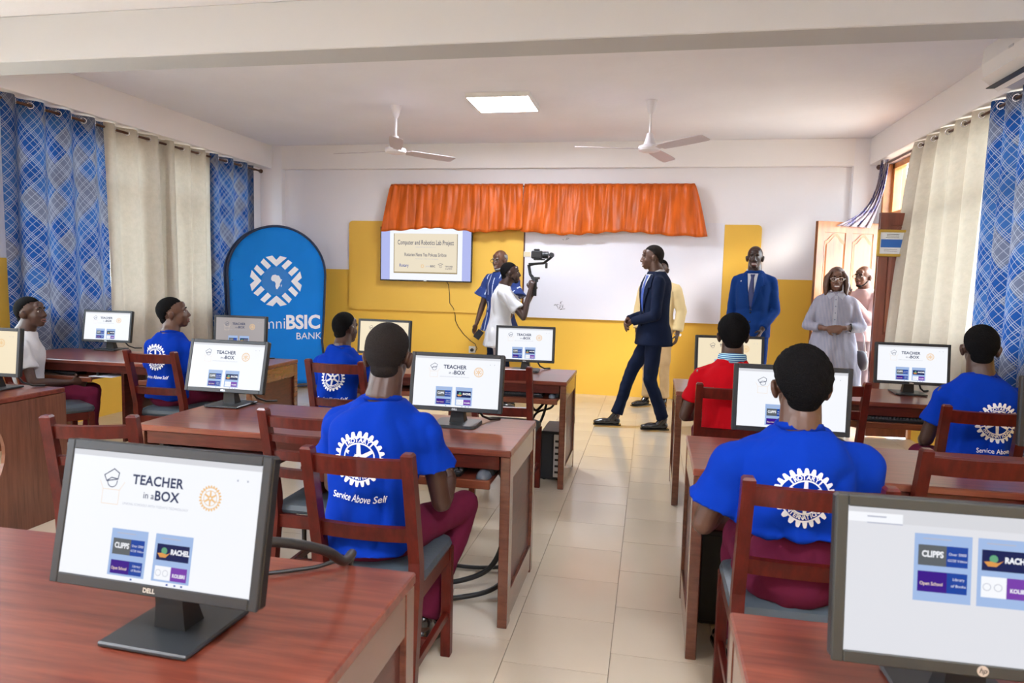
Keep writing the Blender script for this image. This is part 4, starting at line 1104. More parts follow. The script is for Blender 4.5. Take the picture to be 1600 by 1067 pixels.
cab([(-1.55, 2.95, .3), (-1.5, 2.9, .06), (-1.35, 2.88, .014), (-1.2, 2.94, .014), (-1.05, 3.05, .014)], .011, 'black cable on the floor under the left half of the middle desk')
cab([(-3.75, 3.25, .80), (-3.62, 3.2, .80), (-3.50, 3.14, .775), (-3.44, 3.10, .758), (-3.5, 3.0, .757)], .008, 'black cable lying on the wavy-ended desk')
def power_strip(x, y, rz, label):
    root = thing('power_strip', label, 'power strip', (x, y, 0), rz)
    MB().box(-.15, .15, -.025, .025, 0, .03, c=.004).build('case', 'socket', root)
    for k in range(3): MB().box(-.12+k*.09, -.06+k*.09, -.02, .02, .03, .055, c=.003).build('plug', 'black', root)
power_strip(-.98, 2.98, .2, 'white power strip with black plugs under the middle desk')
# handset and sheets near the trays
tag(MB().box(-.10, .10, -.07, .07, 0, .004).build('paper_sheet', 'paper', loc=(-4.0, 4.56, .634)), 'white paper sheet on the tray beside the boy in white', 'paper')

# ------------------------------------------------------------------ people
def remesh(mb, voxel, smooth=2, ratio=None, wrinkle=0.0, wscale=6.0, stretch=(1, 1, 1), seed=0):
    me = mb.mesh('r'); bm = bmesh.new(); bm.from_mesh(me); bmesh.ops.recalc_face_normals(bm, faces=bm.faces); bm.to_mesh(me); bm.free()
    o = bpy.data.objects.new('r', me)
    m = o.modifiers.new('v', 'REMESH'); m.mode = 'VOXEL'; m.voxel_size = voxel; m.adaptivity = 0
    if smooth: s_ = o.modifiers.new('s', 'SMOOTH'); s_.factor = .5; s_.iterations = smooth
    if ratio: d = o.modifiers.new('d', 'DECIMATE'); d.ratio = ratio
    r = evaluated(o)
    JUNK.extend((o, me))
    if wrinkle:
        r.update(); off = V((seed*7.3, seed*3.1, 0))
        co = [v.co.copy() for v in r.vertices]; no = [n.vector.copy() for n in r.vertex_normals]; out = []
        for p, nn in zip(co, no):
            q = V((p.x*stretch[0], p.y*stretch[1], p.z*stretch[2]))*wscale+off
            a = noise.noise(q) + .5*noise.noise(q*2.1); out.extend(p + nn*(wrinkle*(abs(a)*1.6-.35)))
        r.vertices.foreach_set('co', out); r.update()
    return r

def rotm(x=0, y=0, z=0): return (Matrix.Rotation(radians(z), 3, 'Z') @ Matrix.Rotation(radians(y), 3, 'Y') @ Matrix.Rotation(radians(x), 3, 'X'))

def hand(mb, wrist, d, n, side, k=1., curl=.5, spread=1.):
    """palm, four bent fingers of different length and a thumb from the palm's side. d: pointing way, n: palm normal, side +1/-1: thumb side"""
    d = V(d).normalized(); n = V(n); n = (n-d*n.dot(d)).normalized(); s_ = d.cross(n).normalized()*side; w_ = V(wrist)
    R = Matrix((s_, d, n)).transposed()
    mb.ell(w_+d*.045*k, (.038*k, .052*k, .016*k), R, 14, 8); mb.cap(w_-d*.02*k, w_+d*.03*k, .024*k, .024*k, 12, .8, n)
    for i, (x, L) in enumerate(((.030, .070), (.010, .080), (-.010, .074), (-.029, .058))):
        p0 = w_+d*(.082 if i in (1, 2) else .076)*k+s_*x*k*1.05; a = curl*.9; dd = (d*cos(a)+n*sin(a)+s_*x*1.5*spread).normalized()
        p1 = p0+dd*L*.45*k; a2 = curl*1.9; d2 = (d*cos(a2)+n*sin(a2)+s_*x*.5*spread).normalized(); p2 = p1+d2*L*.33*k
        a3 = curl*2.5; p3 = p2+(d*cos(a3)+n*sin(a3)).normalized()*L*.22*k
        mb.cap(w_+d*.06*k+s_*x*k*.95, p0, .0095*k, .0095*k, 8); mb.cap(p0, p1, .0092*k, .0086*k, 8); mb.cap(p1, p2, .0086*k, .0078*k, 8); mb.cap(p2, p3, .0078*k, .0068*k, 8)
    t0 = w_+d*.022*k+s_*.026*k; t1 = t0+(d*.6+s_*.75+n*.35).normalized()*.036*k; t2 = t1+(d*.85+s_*.25+n*(.3+curl*.6)).normalized()*.030*k
    mb.cap(t0, t1, .0125*k, .0105*k, 8); mb.cap(t1, t2, .0105*k, .0082*k, 8)

def figure(label, loc, yaw, S):
    """one person from a dict of joints. Local frame: +y is where the chest faces, z up, origin on the floor."""
    root = thing('person', label, 'person', loc, yaw, S.get('group')); k = S.get('k', 1.0); hk = S.get('hk', k); B = MB()
    P = {n_: V(p) for n_, p in S['J'].items()}
    skin = S.get('skin', 'skin'); pel, neck = P['pelvis'], P['neck']; ax = (neck-pel); T = ax.length; axn = ax.normalized()
    tw = Matrix.Rotation(radians(S.get('twist', 0)), 3, 'Z'); sx = tw @ V((1, 0, 0))
    # head frame
    hc = P['head']; H = rotm(S.get('hp', 0), 0, S.get('hy', 0)) @ rotm(0, S.get('hr', 0), 0)
    def h(x, y, z): return hc + H @ (V((x, y, z))*hk)
    def he(mb, c, r, R=None, **kw): mb.ell(h(*c), [q*hk for q in r], H @ R if R else H, **kw)
    he(B, (0, -.018, .028), (.074, .094, .088), n=24, k=16); he(B, (0, .03, -.03), (.058, .066, .080), n=20, k=12)
    he(B, (0, .058, -.088), (.032, .028, .024)); he(B, (0, .02, -.075), (.05, .05, .034))
    for s_ in (-1, 1):
        he(B, (s_*.033, .056, -.028), (.024, .024, .026)); he(B, (s_*.026, .078, .024), (.023, .012, .009), rotm(0, s_*8, 0))
        he(B, (s_*.079, -.010, -.014), (.011, .019, .032), rotm(0, s_*12, s_*18)); he(B, (s_*.083, -.016, -.006), (.008, .014, .022), rotm(0, s_*10, s_*25))
        he(B, (s_*.013, .094, -.034), (.011, .012, .009))
    he(B, (0, .066, .050), (.044, .022, .030))
    B.cap(h(0, .086, .012), h(0, .102, -.028), .0095*hk, .0145*hk, 10)
    sm = S.get('smile', 0)
    he(B, (0, .088, -.060+.003*sm), (.026+.006*sm, .011, .0075)); he(B, (0, .084, -.074-.004*sm), (.022+.004*sm, .012, .0085))
    nb = h(0, -.018, -.05); B.cap(neck+axn*-.02, nb, .066*k, S.get('nk', .062)*k, 18, 1.0)
    B.cap(h(0, -.035, -.085), neck+V((0, -.01, 0)), .054*hk, .066*k)
    # trunk core, hidden under clothes, and limbs
    wd = S.get('wide', 1.0)*k
    B.cap(pel, neck-axn*.08*k, .065*k, .085*k); 
    for s_, a in ((-1, 'l'), (1, 'r')):
        sh, el, wr = P['sh_'+a], P['el_'+a], P['wr_'+a]
        B.cap(neck-axn*.07*k, sh, .05*k, .045*k); B.cap(sh, el, .046*k, .037*k); B.cap(el, el.lerp(wr, .35), .038*k, .037*k); B.cap(el.lerp(wr, .3), wr, .037*k, .024*k, 14)
        kn, an = P['kn_'+a], P['an_'+a]; hp_ = P.get('hp_'+a, pel+sx*s_*.085*k)
        B.cap(hp_, kn, .062*k, .05*k); B.cap(kn, an, .046*k, .034*k)
        hd = S.get('hand_'+a) or {}
        hand(B, wr, hd.get('d', (wr-el)), hd.get('n', (-s_*1., 0, -.2)), hd.get('s', s_), k*.98, hd.get('curl', .45))
    me = remesh(B, S.get('vox', .0052), 2, S.get('ratio', .45)); body = link('body', me, skin, root, True); 
    # face details
    for s_ in (-1, 1):
        e = MB(); e.ell(h(s_*.029, .0765, .003), [q*hk for q in (.0105, .0075, .0058)], H, 12, 8, 0); e.ell(h(s_*.029+S.get('gaze', 0)*.005, .0822, .003), [q*hk for q in (.0050, .0034, .0050)], H, 10, 6, 1); e.build('eye', ['eye', 'iris'], root, smooth=True)
        MB().tube([h(s_*.013, .0895, .025), h(s_*.028, .0895, .031), h(s_*.043, .078, .026)], [.003*hk, .0042*hk, .002*hk], 6).build('eyebrow', S.get('brow', 'hair'), root, smooth=True)
    if sm:
        l = MB(); l.ell(h(0, .0905, -.066), [q*hk for q in (.024, .0085, .0062)], H); l.build('teeth', 'teeth', root, smooth=True)
    l = MB(); l.tube([h(-.026-.006*sm, .082, -.063+.006*sm), h(-.012, .0975, -.058), h(0, .0985, -.0595), h(.012, .0975, -.058), h(.026+.006*sm, .082, -.063+.006*sm)], [.002*hk, .0042*hk, .0038*hk, .0042*hk, .002*hk], 7)
    l.tube([h(-.024-.005*sm, .080, -.066), h(-.01, .0945, -.0765-.004*sm), h(.01, .0945, -.0765-.004*sm), h(.024+.005*sm, .080, -.066)], [.002*hk, .005*hk, .005*hk, .002*hk], 7); l.build('lips', 'lip', root, smooth=True)
    # hair
    style = S.get('hair', 'short')
    if style != 'none':
        th = {'short': .006, 'crop': .004, 'afro': .017, 'fringe': .005, 'bob': .012}[style]; mb = MB(); n_, kk = 48, 32; rings = []
        for i in range(kk+1):
            a = max(.03, min(pi-.03, pi*i/kk)); ring = []
            for j in range(n_):
                b = 2*pi*j/n_; dx, dy, dz = sin(a)*cos(b), sin(a)*sin(b), cos(a)
                # hairline height as a fraction of the skull by direction
                f = dy/max(.2, sqrt(dx*dx+dy*dy))
                if f > .40: lim = .34+.20*min(1, (f-.40)/.4)
                elif f > -.15: lim = -.18+.52*((f+.15)/.55)
                else: lim = -.18-.74*min(1, (-f-.15)/.6)
                if style == 'fringe':
                    vis = dz < .42 and dz > lim and f < .2
                else: vis = dz > lim
                g = (.0015+(th-.0015)*min(1, max(0, dz-lim)/.30)**.7) if vis else -.014
                g += (.0012 if vis else 0)*random.uniform(-1, 1)*(2.2 if style == 'afro' else .6)
                if style == 'afro' and vis: g -= .008*max(0, f)*.5
                zr = .088+g; 
                ring.append(h(dx*(.074+g), -.018+dy*(.094+g), .028+dz*zr*(1.0 if dz > 0 else 1.12)))
            rings.append(ring)
        mb.ring_loft(rings, True)
        if style in ('short', 'crop', 'afro'): he(mb, (0, -.058, -.040), (.050, .042, .040), n=24, k=14)
        if style == 'bob':
            for s_ in (-1, 1):
                for q, (yy, ln, rr) in enumerate(((.045, -.135, .020), (.018, -.155, .027), (-.02, -.165, .030), (-.055, -.17, .030))):
                    mb.tube([h(s_*.052, yy+.01, .075), h(s_*.084, yy, .02), h(s_*.094, yy+.004, -.06), h(s_*.088, yy+.012, ln)], [rr*.6*hk, rr*hk, rr*.95*hk, rr*.6*hk], 10)
            for xx in (-.045, 0, .045): mb.tube([h(xx, -.09, .05), h(xx*1.1, -.112, -.03), h(xx*1.1, -.10, -.165)], [.03*hk, .032*hk, .02*hk], 10)
            me = remesh(mb, .006, 2); link('hair', me, S.get('hairm', 'hair'), root, True)
        else: mb.build('hair', S.get('hairm', 'hair'), root, smooth=True)
    if S.get('beard'):
        b = MB(); 
        he(b, (0, .060, -.094), (.034, .028, .020)); 
        for s_ in (-1, 1): b.cap(h(s_*.035, .045, -.088), h(s_*.060, .012, -.05), .012*hk, .008*hk)
        if S['beard'] != 'chin': he(b, (0, .096, -.0495), (.022, .006, .004))
        link('beard', remesh(b, .006, 2), S.get('hairm', 'hair') if S['beard'] == 'grey' else 'hair_short', root, True)
    if S.get('glasses'):
        g = MB()
        for s_ in (-1, 1):
            g.tube([h(s_*.033+.024*cos(2*pi*q/20), .098, .001+.018*sin(2*pi*q/20)) for q in range(20)], .0016*hk*1.5, 6, closed=True)
            g.tube([h(s_*.056, .096, .005), h(s_*.080, .06, .006), h(s_*.082, -.01, .008)], .0016*hk, 6)
        g.tube([h(-.010, .099, .004), h(0, .102, .007), h(.010, .099, .004)], .0017*hk, 6); g.build('glasses', S['glasses'], root, smooth=True)
    # ---- garments
    def trunk(mb, tab, inf):
        """tab rows: t along pelvis->neck, half width, half depth, forward shift"""
        rings = []; n_ = 32
        for t, a, b, fy in tab:
            c = pel+ax*t; ring = []
            fw = tw @ V((0, 1, 0)); c = c+fw*fy*k
            for j in range(n_):
                u = 2*pi*j/n_; cu, su = cos(u), sin(u); e_ = .82
                ring.append(c + sx*(abs(cu)**e_*(1 if cu > 0 else -1))*(a*wd+inf) + fw*(abs(su)**e_*(1 if su > 0 else -1))*(b*S.get('deep', 1)*k+inf))
            rings.append(ring)
        mb.ring_loft(rings, True)
    base = [(.10, .150, .110, .0), (.28, .140, .105, .0), (.50, .150, .110, .005), (.70, .160, .112, .0), (.80, .155, .102, -.006), (.88, .125, .088, -.01), (.95, .090, .075, -.008), (1.0, .070, .066, -.004)]
    g = S['top']; inf = g.get('inf', .012); mb = MB(); hem = g.get('hem', -.05)
    tab = [(hem, g.get('hw', .168), g.get('hd', .122), g.get('hs', 0))]+[r for r in base if r[0] > hem+.05]
    if hem < -.1: tab.insert(1, (0, .165, .125, 0.0))
    trunk(mb, tab, inf)
    for s_, a in ((-1, 'l'), (1, 'r')):
        sh, el, wr = P['sh_'+a], P['el_'+a], P['wr_'+a]; sr = g.get('sr', .056)*k
        mb.cap(neck-axn*.050*k+sx*s_*.035*k, sh, .048*k, sr*.93); mb.cap(neck-axn*.12*k+sx*s_*.06*k, sh, .07*k, sr*.9); L_ = g['sleeve']
        side_v = (el-sh).cross(V((0, 1, 0))).normalized() if (el-sh).cross(V((0, 1, 0))).length > .01 else V((1, 0, 0))
        if L_ < 1:
            e = sh.lerp(el, L_); mb.tube([sh.lerp(el, -.1), sh, sh.lerp(el, L_*.5), e], [sr*.7, sr, sr*1.0, sr*g.get('flare', 1.15)], 18)
        else:
            w_ = el.lerp(wr, min(1, L_-1)); er = g.get('er', .052)*k
            mb.cap(sh, el, sr, er, 18); mb.cap(sh, sh.lerp(el, .5), sr, (sr+er)/2*1.02, 18); mb.tube([el-(w_-el).normalized()*.01, el.lerp(w_, .5), w_], [er, er*.92, g.get('wr', .038)*k], 18)
    if g.get('skirt'):
        rings = []
        for z, a, b in g['skirt']: rings.append([V((0, pel.y, z))+sx*cos(2*pi*j/40)*a*(1+.02*sin(j*2.2))+V((0, 1, 0))*sin(2*pi*j/40)*b*(1+.05*sin(j*1.6)) for j in range(40)])
        mb.ring_loft(rings, True)
    me = remesh(mb, g.get('vox', .010), g.get('sm', 4), None, g.get('wr_amp', .006), g.get('wscale', 7), g.get('str', (1, 1, .8)), len(label))
    top = link(g['name'], me, g['m'], root, True)
    bvh = BVHTree.FromPolygons([v.co.copy() for v in me.vertices], [tuple(p.vertices) for p in me.polygons])
    def onto(sign, fallback=None):
        """(u,v,lift) on the chest (+1) or back (-1) plane, pressed onto the garment"""
        fw = (tw @ V((0, 1, 0)))*sign
        def f(u, v, l=0):
            right = sx if sign < 0 else sx
            o = V((0, pel.y+ax.y*min(1, max(0, (v-pel.z)/max(.01, ax.z))), v)) + right*u + fw*.6
            hit = bvh.ray_cast(o, -fw)
            return (hit[0]+fw*l) if hit[0] else (o-fw*.48)
        return f
    f_front, f_back = onto(1), onto(-1)
    if g.get('collar', True):
        cm = g.get('cm', g['m']); r_ = MB(); n_ = 24; fw = tw @ V((0, 1, 0)); rings = []; cx_ = 0 if cm == g['m'] else .010
        for dz, rr, th in ((-.012, .073, 0), (.010, .066, 0), (.012, .062, 0), (-.008, .060, 0)):
            rings.append([neck+axn*dz*k*(1 if cm == g['m'] else 2.4)+sx*cos(2*pi*j/n_)*(rr*k+.004+cx_)+fw*(sin(2*pi*j/n_)*(rr*k*.95+.004+cx_)) + V((0, 0, -.014*sin(2*pi*j/n_)*k)) for j in range(n_)])
        r_.ring_loft(rings, False, closed=True); r_.build('collar', cm, root, smooth=True)
    for art, sign in g.get('art', []):
        fn = f_back if sign < 0 else f_front
        A = art()
        A.build('print', (lambda u, v, l, fn=fn, sg=sign: fn(u, v, l)), root)
    if g.get('suit'):
        zt, zb = neck.z-.0*k, pel.z+ax.z*g.get('vz', .28); tie = g['tie']
        def strip(pts, m, name, lift, par=root):
            vs, fs = flat_poly(pts, .018); mb = MB(); mb.add([f_front(p.x, p.y, lift) for p in vs], fs); o = mb.build(name, m, par, smooth=True); sd = o.modifiers.new('t', 'SOLIDIFY'); sd.thickness = .004; sd.offset = 0
        w0 = .060*k; top_z = zt-.030*k
        strip([(-w0, top_z), (w0, top_z), (.01*k, zb), (-.01*k, zb)], 'wshirt', 'shirt_front', .003)
        strip([(-.022*k, top_z-.008), (.022*k, top_z-.008), (.014*k, top_z-.045), (.033*k, zb+.10*k), (0.0, zb+.0), (-.033*k, zb+.10*k), (-.014*k, top_z-.045)], tie, 'tie', .007)
        for s_ in (-1, 1):
            pts = [(s_*w0*.85, top_z), (s_*w0*1.55, top_z-.01), (s_*(w0*2.0), top_z-.12*k), (s_*w0*1.45, top_z-.125*k), (s_*w0*1.55, top_z-.15*k), (s_*.004, zb-.01)]
            strip(pts if s_ > 0 else pts[::-1], g['m'], 'lapel', .009)
            cp = [(s_*.012*k, top_z+.002), (s_*w0*.95, top_z+.02*k), (s_*w0*1.0, top_z-.02*k), (s_*.03*k, top_z-.035*k)]
        MB().tube([neck+axn*.02*k+sx*cos(2*pi*j/24)*.066*k+(tw @ V((0, 1, 0)))*sin(2*pi*j/24)*.064*k+V((0, 0, -.012-.03*k*max(0, sin(2*pi*j/24)))) for j in range(24)], .010*k, 8, closed=True).build('shirt_collar', 'wshirt', root, smooth=True)
        for z in (zb-.025, zb-.12): MB().ell(f_front(0, z, .004), (.009, .005, .009)).build('button', 'iris', root, smooth=True)
        MB().ell(f_front(w0*1.75, top_z-.075*k, .012), (.008, .004, .008)).build('lapel_pin', 'silver', root, smooth=True)
        strip([(.075*k, pel.z+ax.z*.16), (.14*k, pel.z+ax.z*.16), (.14*k, pel.z+ax.z*.13), (.075*k, pel.z+ax.z*.13)], g['m'], 'pocket_flap', .004)
    # trousers
    tr = S['legs']; mb = MB(); li = tr.get('inf', .016)
    if not tr.get('none'):
        mb.ell(pel+V((0, 0, -.01)), (.152*wd, .112*k, .11*k)); mb.ell(pel+ax*.16+V((0, 0, .0*k)), (.138*wd, .098*k, .11*k))
        for s_, a in ((-1, 'l'), (1, 'r')):
            kn, an = P['kn_'+a], P['an_'+a]; hp_ = P.get('hp_'+a, pel+sx*s_*.085*k)
            mb.cap(hp_, kn, .082*k, .062*k, 18); mb.cap(pel, hp_, .09*k, .082*k); e = kn.lerp(an, .93); mb.tube([kn-(e-kn).normalized()*.02, kn, kn.lerp(an, .3), kn.lerp(an, .6), e], [.045*k, .060*k, .058*k, .054*k, tr.get('cuff', .056)*k], 18)
        me = remesh(mb, .011, 4, None, tr.get('amp', .007), 7, (1, 1, .9), len(label)+3); link(tr.get('name', 'trousers'), me, tr['m'], root, True)
    for s_, a in ((-1, 'l'), (1, 'r')):
        an = P['an_'+a]; ft = S.get('foot_'+a, (s_*.15, 1, 0)); d = V(ft).normalized(); R = Matrix((d.cross(V((0, 0, 1))).normalized(), d, d.cross(V((0, 0, 1))).normalized().cross(d))).transposed()
        c = an+d*.055*k-V((0, 0, .045*k)); b = MB(); b.ell(c-d*.045*k+V((0, 0, .005)), (.036*k, .055*k, .040*k), R); b.ell(c+d*.05*k, (.043*k, .085*k, .032*k), R); b.ell(c+d*.105*k-V((0, 0, .006)), (.040*k, .055*k, .024*k), R); b.cap(an+V((0, 0, .02)), c, .038*k, .036*k)
        so_ = remesh(b, .007, 2); 
        shoe = link('shoe', so_, tr.get('shoe', 'shoe'), root, True)
        zmin = min(v.co.z for v in so_.vertices)
        sl = MB(); fz = zmin-.002; pr = [(-.105, .028), (-.07, .036), (0, .034), (.06, .042), (.12, .042), (.158, .022)]
        pts = [c+R @ V((w_*k, y_*k*1.0+.0, 0)) for y_, w_ in pr]+[c+R @ V((-w_*k, y_*k, 0)) for y_, w_ in reversed(pr)]
        sl.ring_loft([[V((p.x, p.y, p.z))-V((0, 0, c.z-fz-.0)) for p in pts], [V((p.x, p.y, p.z))-V((0, 0, c.z-fz-.014)) for p in pts]], True)
        if abs(d.z) < .05: sl.build('sole', 'iris', shoe)
    return root, P, f_front, f_back, h

def seated(lean=.06, k=.93, hy=0, kneew=.11, elb=None, wrl=(-.13, .34, .60), wrr=(.13, .34, .60), sit=.565, spine=.46, headz=.175, headf=.05, shw=.165):
    headz -= .010
    n_ = sit+spine; J = {'pelvis': (0, 0, sit), 'neck': (0, lean, n_), 'head': (0, lean+headf, n_+headz)}
    for s_, a in ((-1, 'l'), (1, 'r')):
        J['sh_'+a] = (s_*shw, lean*.85, n_-.105); J['el_'+a] = (s_*(shw+.045), lean+.05, n_-.35)
        J['hp_'+a] = (s_*.085, .02, sit-.02); J['kn_'+a] = (s_*kneew, .43, sit-.045); J['an_'+a] = (s_*kneew, .40, .10)
    J['wr_l'] = wrl; J['wr_r'] = wrr
    if elb: J.update(elb)
    return J

def logo(cx, cz, m='print_white', tag_='Service Above Self', R=.090, dz=.138, size=.031, sq=.86):
    def f():
        A = Art([m]); A.wheel(cx, cz, R, m, .0022)
        if tag_: A.text(tag_, cx+.005, cz-dz, size, m, .0003, .0022, squeeze=sq, shear=.12)
        return A
    return f
def tee(m='blue_shirt', hem=-.08, sleeve=.62, art=None, **kw):
    d = dict(name='t_shirt', m=m, hem=hem, sleeve=sleeve, flare=1.22, hw=.158, hd=.125, inf=.014, sr=.057, vox=.009, sm=8, wr_amp=.019, wscale=6.5, str=(1, 1, .6), art=[(art, -1)] if art else [], collar=True); d.update(kw); return d
legs = dict(m='maroon')

# front boy, left of the aisle
J = seated(lean=.10, k=.95, sit=.555, spine=.455, headz=.155, headf=.045, kneew=.12, shw=.175)
J['el_r'] = (.215, .13, .64); J['wr_r'] = (.17, .36, .645); J['kn_r'] = (.20, .46, .53); J['an_r'] = (.10, .26, .10)
figure('boy in blue wheel-print T-shirt seated nearest left of the aisle, back to us', (-.925, 2.235, 0), radians(-3),
       dict(J=J, k=.95, hk=1.0, skin='skin', hy=9, hp=-2, hair='short', hairm='hair_short', wide=1.0, top=tee(art=logo(-.015, .825, R=.093, dz=.128), hem=-.10, sleeve=.50, flare=1.5, sr=.062), legs=legs, vox=.005))
# near pupil, right
J = seated(lean=.06, sit=.56, spine=.445, headz=.135, headf=.03, kneew=.12, shw=.185)
J['el_l'] = (-.275, .08, .66); J['wr_l'] = (-.19, .34, .63)
figure('pupil in blue wheel-print T-shirt seated nearest right of the aisle, back to us', (.475, 2.235, 0), 0,
       dict(J=J, k=.97, hk=1.0, skin='skin2', hy=1, hp=-3, hair='afro', hairm='hair', wide=1.04, top=tee(art=logo(-.005, .825, tag_='', R=.087), hem=.30, sleeve=.68, flare=1.65, sr=.060, hw=.165, hd=.13), legs=dict(m='maroon', inf=.03, amp=.014), vox=.005))
# far right
J = seated(lean=.05, sit=.56, spine=.455, headz=.145, headf=.03)
figure('pupil in blue wheel-print T-shirt seated at far right before the blue curtain', (1.655, 3.86, 0), radians(2),
       dict(J=J, k=.96, hk=1.0, skin='skin', hy=-13, hair='short', hairm='hair', top=tee(art=logo(.03, .80, R=.10), hem=.06, sleeve=.62, flare=1.25), legs=legs, vox=.006))
# red polo
def polo():
    A = Art(['print_white']); A.text('Come Aboard', 0, .84, .042, 'print_white', .001, .0022); return A
J = seated(lean=.08, sit=.56, spine=.45, headz=.145, headf=.04, kneew=.14, shw=.175)
J['el_l'] = (-.25, .10, .66); J['wr_l'] = (-.15, .34, .62)
figure('pupil in a red polo shirt with a striped collar, back to us', (.475, 4.12, 0), radians(-2),
       dict(J=J, k=.98, hk=1.0, skin='skin', hy=0, hair='afro', hairm='hair', top=tee('red_shirt', art=polo, hem=-.05, sleeve=.62, flare=1.05, cm='collar'), legs=legs, vox=.006))
# small boy beside the banner
J = seated(lean=.08, sit=.55, spine=.40, headz=.135, headf=.05, shw=.155); J['wr_r'] = (.28, .42, .665); J['el_r'] = (.24, .18, .68)
figure('small boy in blue T-shirt seated right of the banner, partly behind a boy', (-2.06, 4.37, 0), radians(-5),
       dict(J=J, k=.86, hk=.92, skin='skin', hy=-14, hair='short', hairm='hair', top=tee(art=logo(.01, .755, R=.088), hem=-.05), legs=legs, vox=.006, hand_r=dict(d=(.4, .8, -.1), n=(0, 0, -1), curl=.35)))
# boy before the beige curtain
J = seated(lean=.04, sit=.56, spine=.44, headz=.145, headf=.03)
figure('boy in blue wheel-print T-shirt before the beige curtain, head turned right in profile', (-3.37, 4.40, 0), radians(-9),
       dict(J=J, k=.93, hk=.97, skin='skin2', hy=-50, hp=8, hair='short', hairm='hair', top=tee(art=logo(-.01, .83, R=.094, dz=.14), hem=-.05), legs=legs, vox=.006))
# boy in white
J = seated(lean=.02, sit=.55, spine=.42, headz=.15, headf=.04, wrr=(.10, .30, .60), wrl=(-.05, .30, .60))
figure('boy in white T-shirt with a pale blue wheel print seated at far left', (-4.46, 4.28, 0), radians(-50),
       dict(J=J, k=.93, hk=.97, skin='skin', hy=-28, hp=6, hair='short', hairm='hair', gaze=.5, top=tee('wshirt', art=logo(-.04, .77, 'print_cyan', R=.095), hem=-.05, sleeve=.6), legs=legs, vox=.006))

def standing(h_=1.75, shw=.185, head=(0, .02), **ov):
    k = h_/1.75; J = {'pelvis': (0, 0, .95*k), 'neck': (0, .0, 1.485*k), 'head': (head[0]*k, head[1]*k, 1.612*k)}
    for s_, a in ((-1, 'l'), (1, 'r')):
        J['sh_'+a] = (s_*shw*k, -.005, 1.385*k); J['el_'+a] = (s_*(shw+.045)*k, -.02, 1.10*k); J['wr_'+a] = (s_*(shw+.05)*k, .05, .88*k)
        J['hp_'+a] = (s_*.088*k, 0, .91*k); J['kn_'+a] = (s_*.10*k, .02, .50*k); J['an_'+a] = (s_*.105*k, 0, .095*k)
    J.update(ov); return J, k
# walking man, facing left
J, k = standing(1.82, .16, (0, .045), wr_l=(-.02, .215, 1.055), wr_r=(.05, .255, 1.065), el_l=(-.235, .02, 1.13), el_r=(.235, .03, 1.13),
                kn_r=(.09, .20, .54), an_r=(.06, .33, .10), kn_l=(-.09, .03, .50), an_l=(-.07, -.12, .10))
figure('walking man in a dark navy suit with clasped hands, crossing in front of the whiteboard', (.045, 6.92, 0), radians(97),
       dict(J=J, k=k, hk=1.0, skin='skin2', twist=20, hy=-2, hp=-4, smile=1, hair='crop', hairm='hair_short', vox=.0055, ratio=.55,
            hand_l=dict(d=(.55, .55, -.45), n=(.3, -.6, -.4), curl=.55), hand_r=dict(d=(-.75, .35, -.55), n=(-.2, -.8, 0), curl=.6),
            foot_l=(-.05, 1, 0), foot_r=(.02, 1, .0), top=dict(name='jacket', m='navy', hem=-.28, hw=.185, hd=.15, sleeve=1.94, sr=.056, er=.050, wr=.042, inf=.013, suit=1, tie='tie', wr_amp=.005, collar=False), legs=dict(m='navy', cuff=.06)))
# man in bright blue suit
J, k = standing(1.87, .165, (0, .02), el_l=(-.222, -.03, 1.17), wr_l=(-.13, .17, .98), el_r=(.218, -.03, 1.16), wr_r=(.215, .06, .90))
figure('smiling bald man in a bright blue suit standing beside the yellow board strip', (1.06, 7.75, 0), radians(163),
       dict(J=J, k=k, hk=1.04, skin='skin3', hy=6, smile=1, hair='none', brow='hair_short', vox=.0055, ratio=.55,
            hand_l=dict(d=(.3, .35, -.8), n=(.8, 0, 0), curl=.4), top=dict(name='jacket', m='suit_blue', hem=-.22, hw=.165, hd=.125, sleeve=1.92, sr=.054, er=.048, wr=.040, inf=.012, suit=1, tie='tie_dark', collar=False), legs=dict(m='suit_blue')))
# hidden man in cream
J, k = standing(1.72, .185, (0, -.02), el_l=(-.25, -.03, 1.12), wr_l=(-.23, .04, .86), el_r=(.24, -.03, 1.12))
figure('man in a cream long-sleeved top and khaki trousers, mostly hidden behind the man in navy', (.10, 8.18, 0), radians(165),
       dict(J=J, k=k, skin='skin', hair='crop', top=dict(name='tunic', m='cream', hem=-.12, sleeve=1.85, sr=.072, er=.062, wr=.055, inf=.02, wr_amp=.008), legs=dict(m='khaki', cuff=.065, amp=.010), foot_r=(.6, .8, 0), vox=.006))
# elder in the smock
J, k = standing(1.79, .18, (0, .03), el_r=(.27, .02, 1.14), wr_r=(.32, .16, .90), el_l=(-.26, .03, 1.15), wr_l=(-.24, .12, .95))
J['wr_r'] = (.30, .10, .885)
figure('elderly man in glasses and a blue striped smock behind the cameraman', (-1.74, 8.12, 0), radians(148),
       dict(J=J, k=k, skin='skin2', hy=8, hp=-6, smile=1, hair='fringe', hairm='hair_grey', brow='hair_grey', beard='grey', glasses='glass', vox=.006,
            top=dict(name='smock', m='smock', hem=-.28, hw=.22, hd=.17, sleeve=.72, flare=1.7, sr=.085, inf=.022, wr_amp=.010, collar=True), legs=dict(m='navy')))
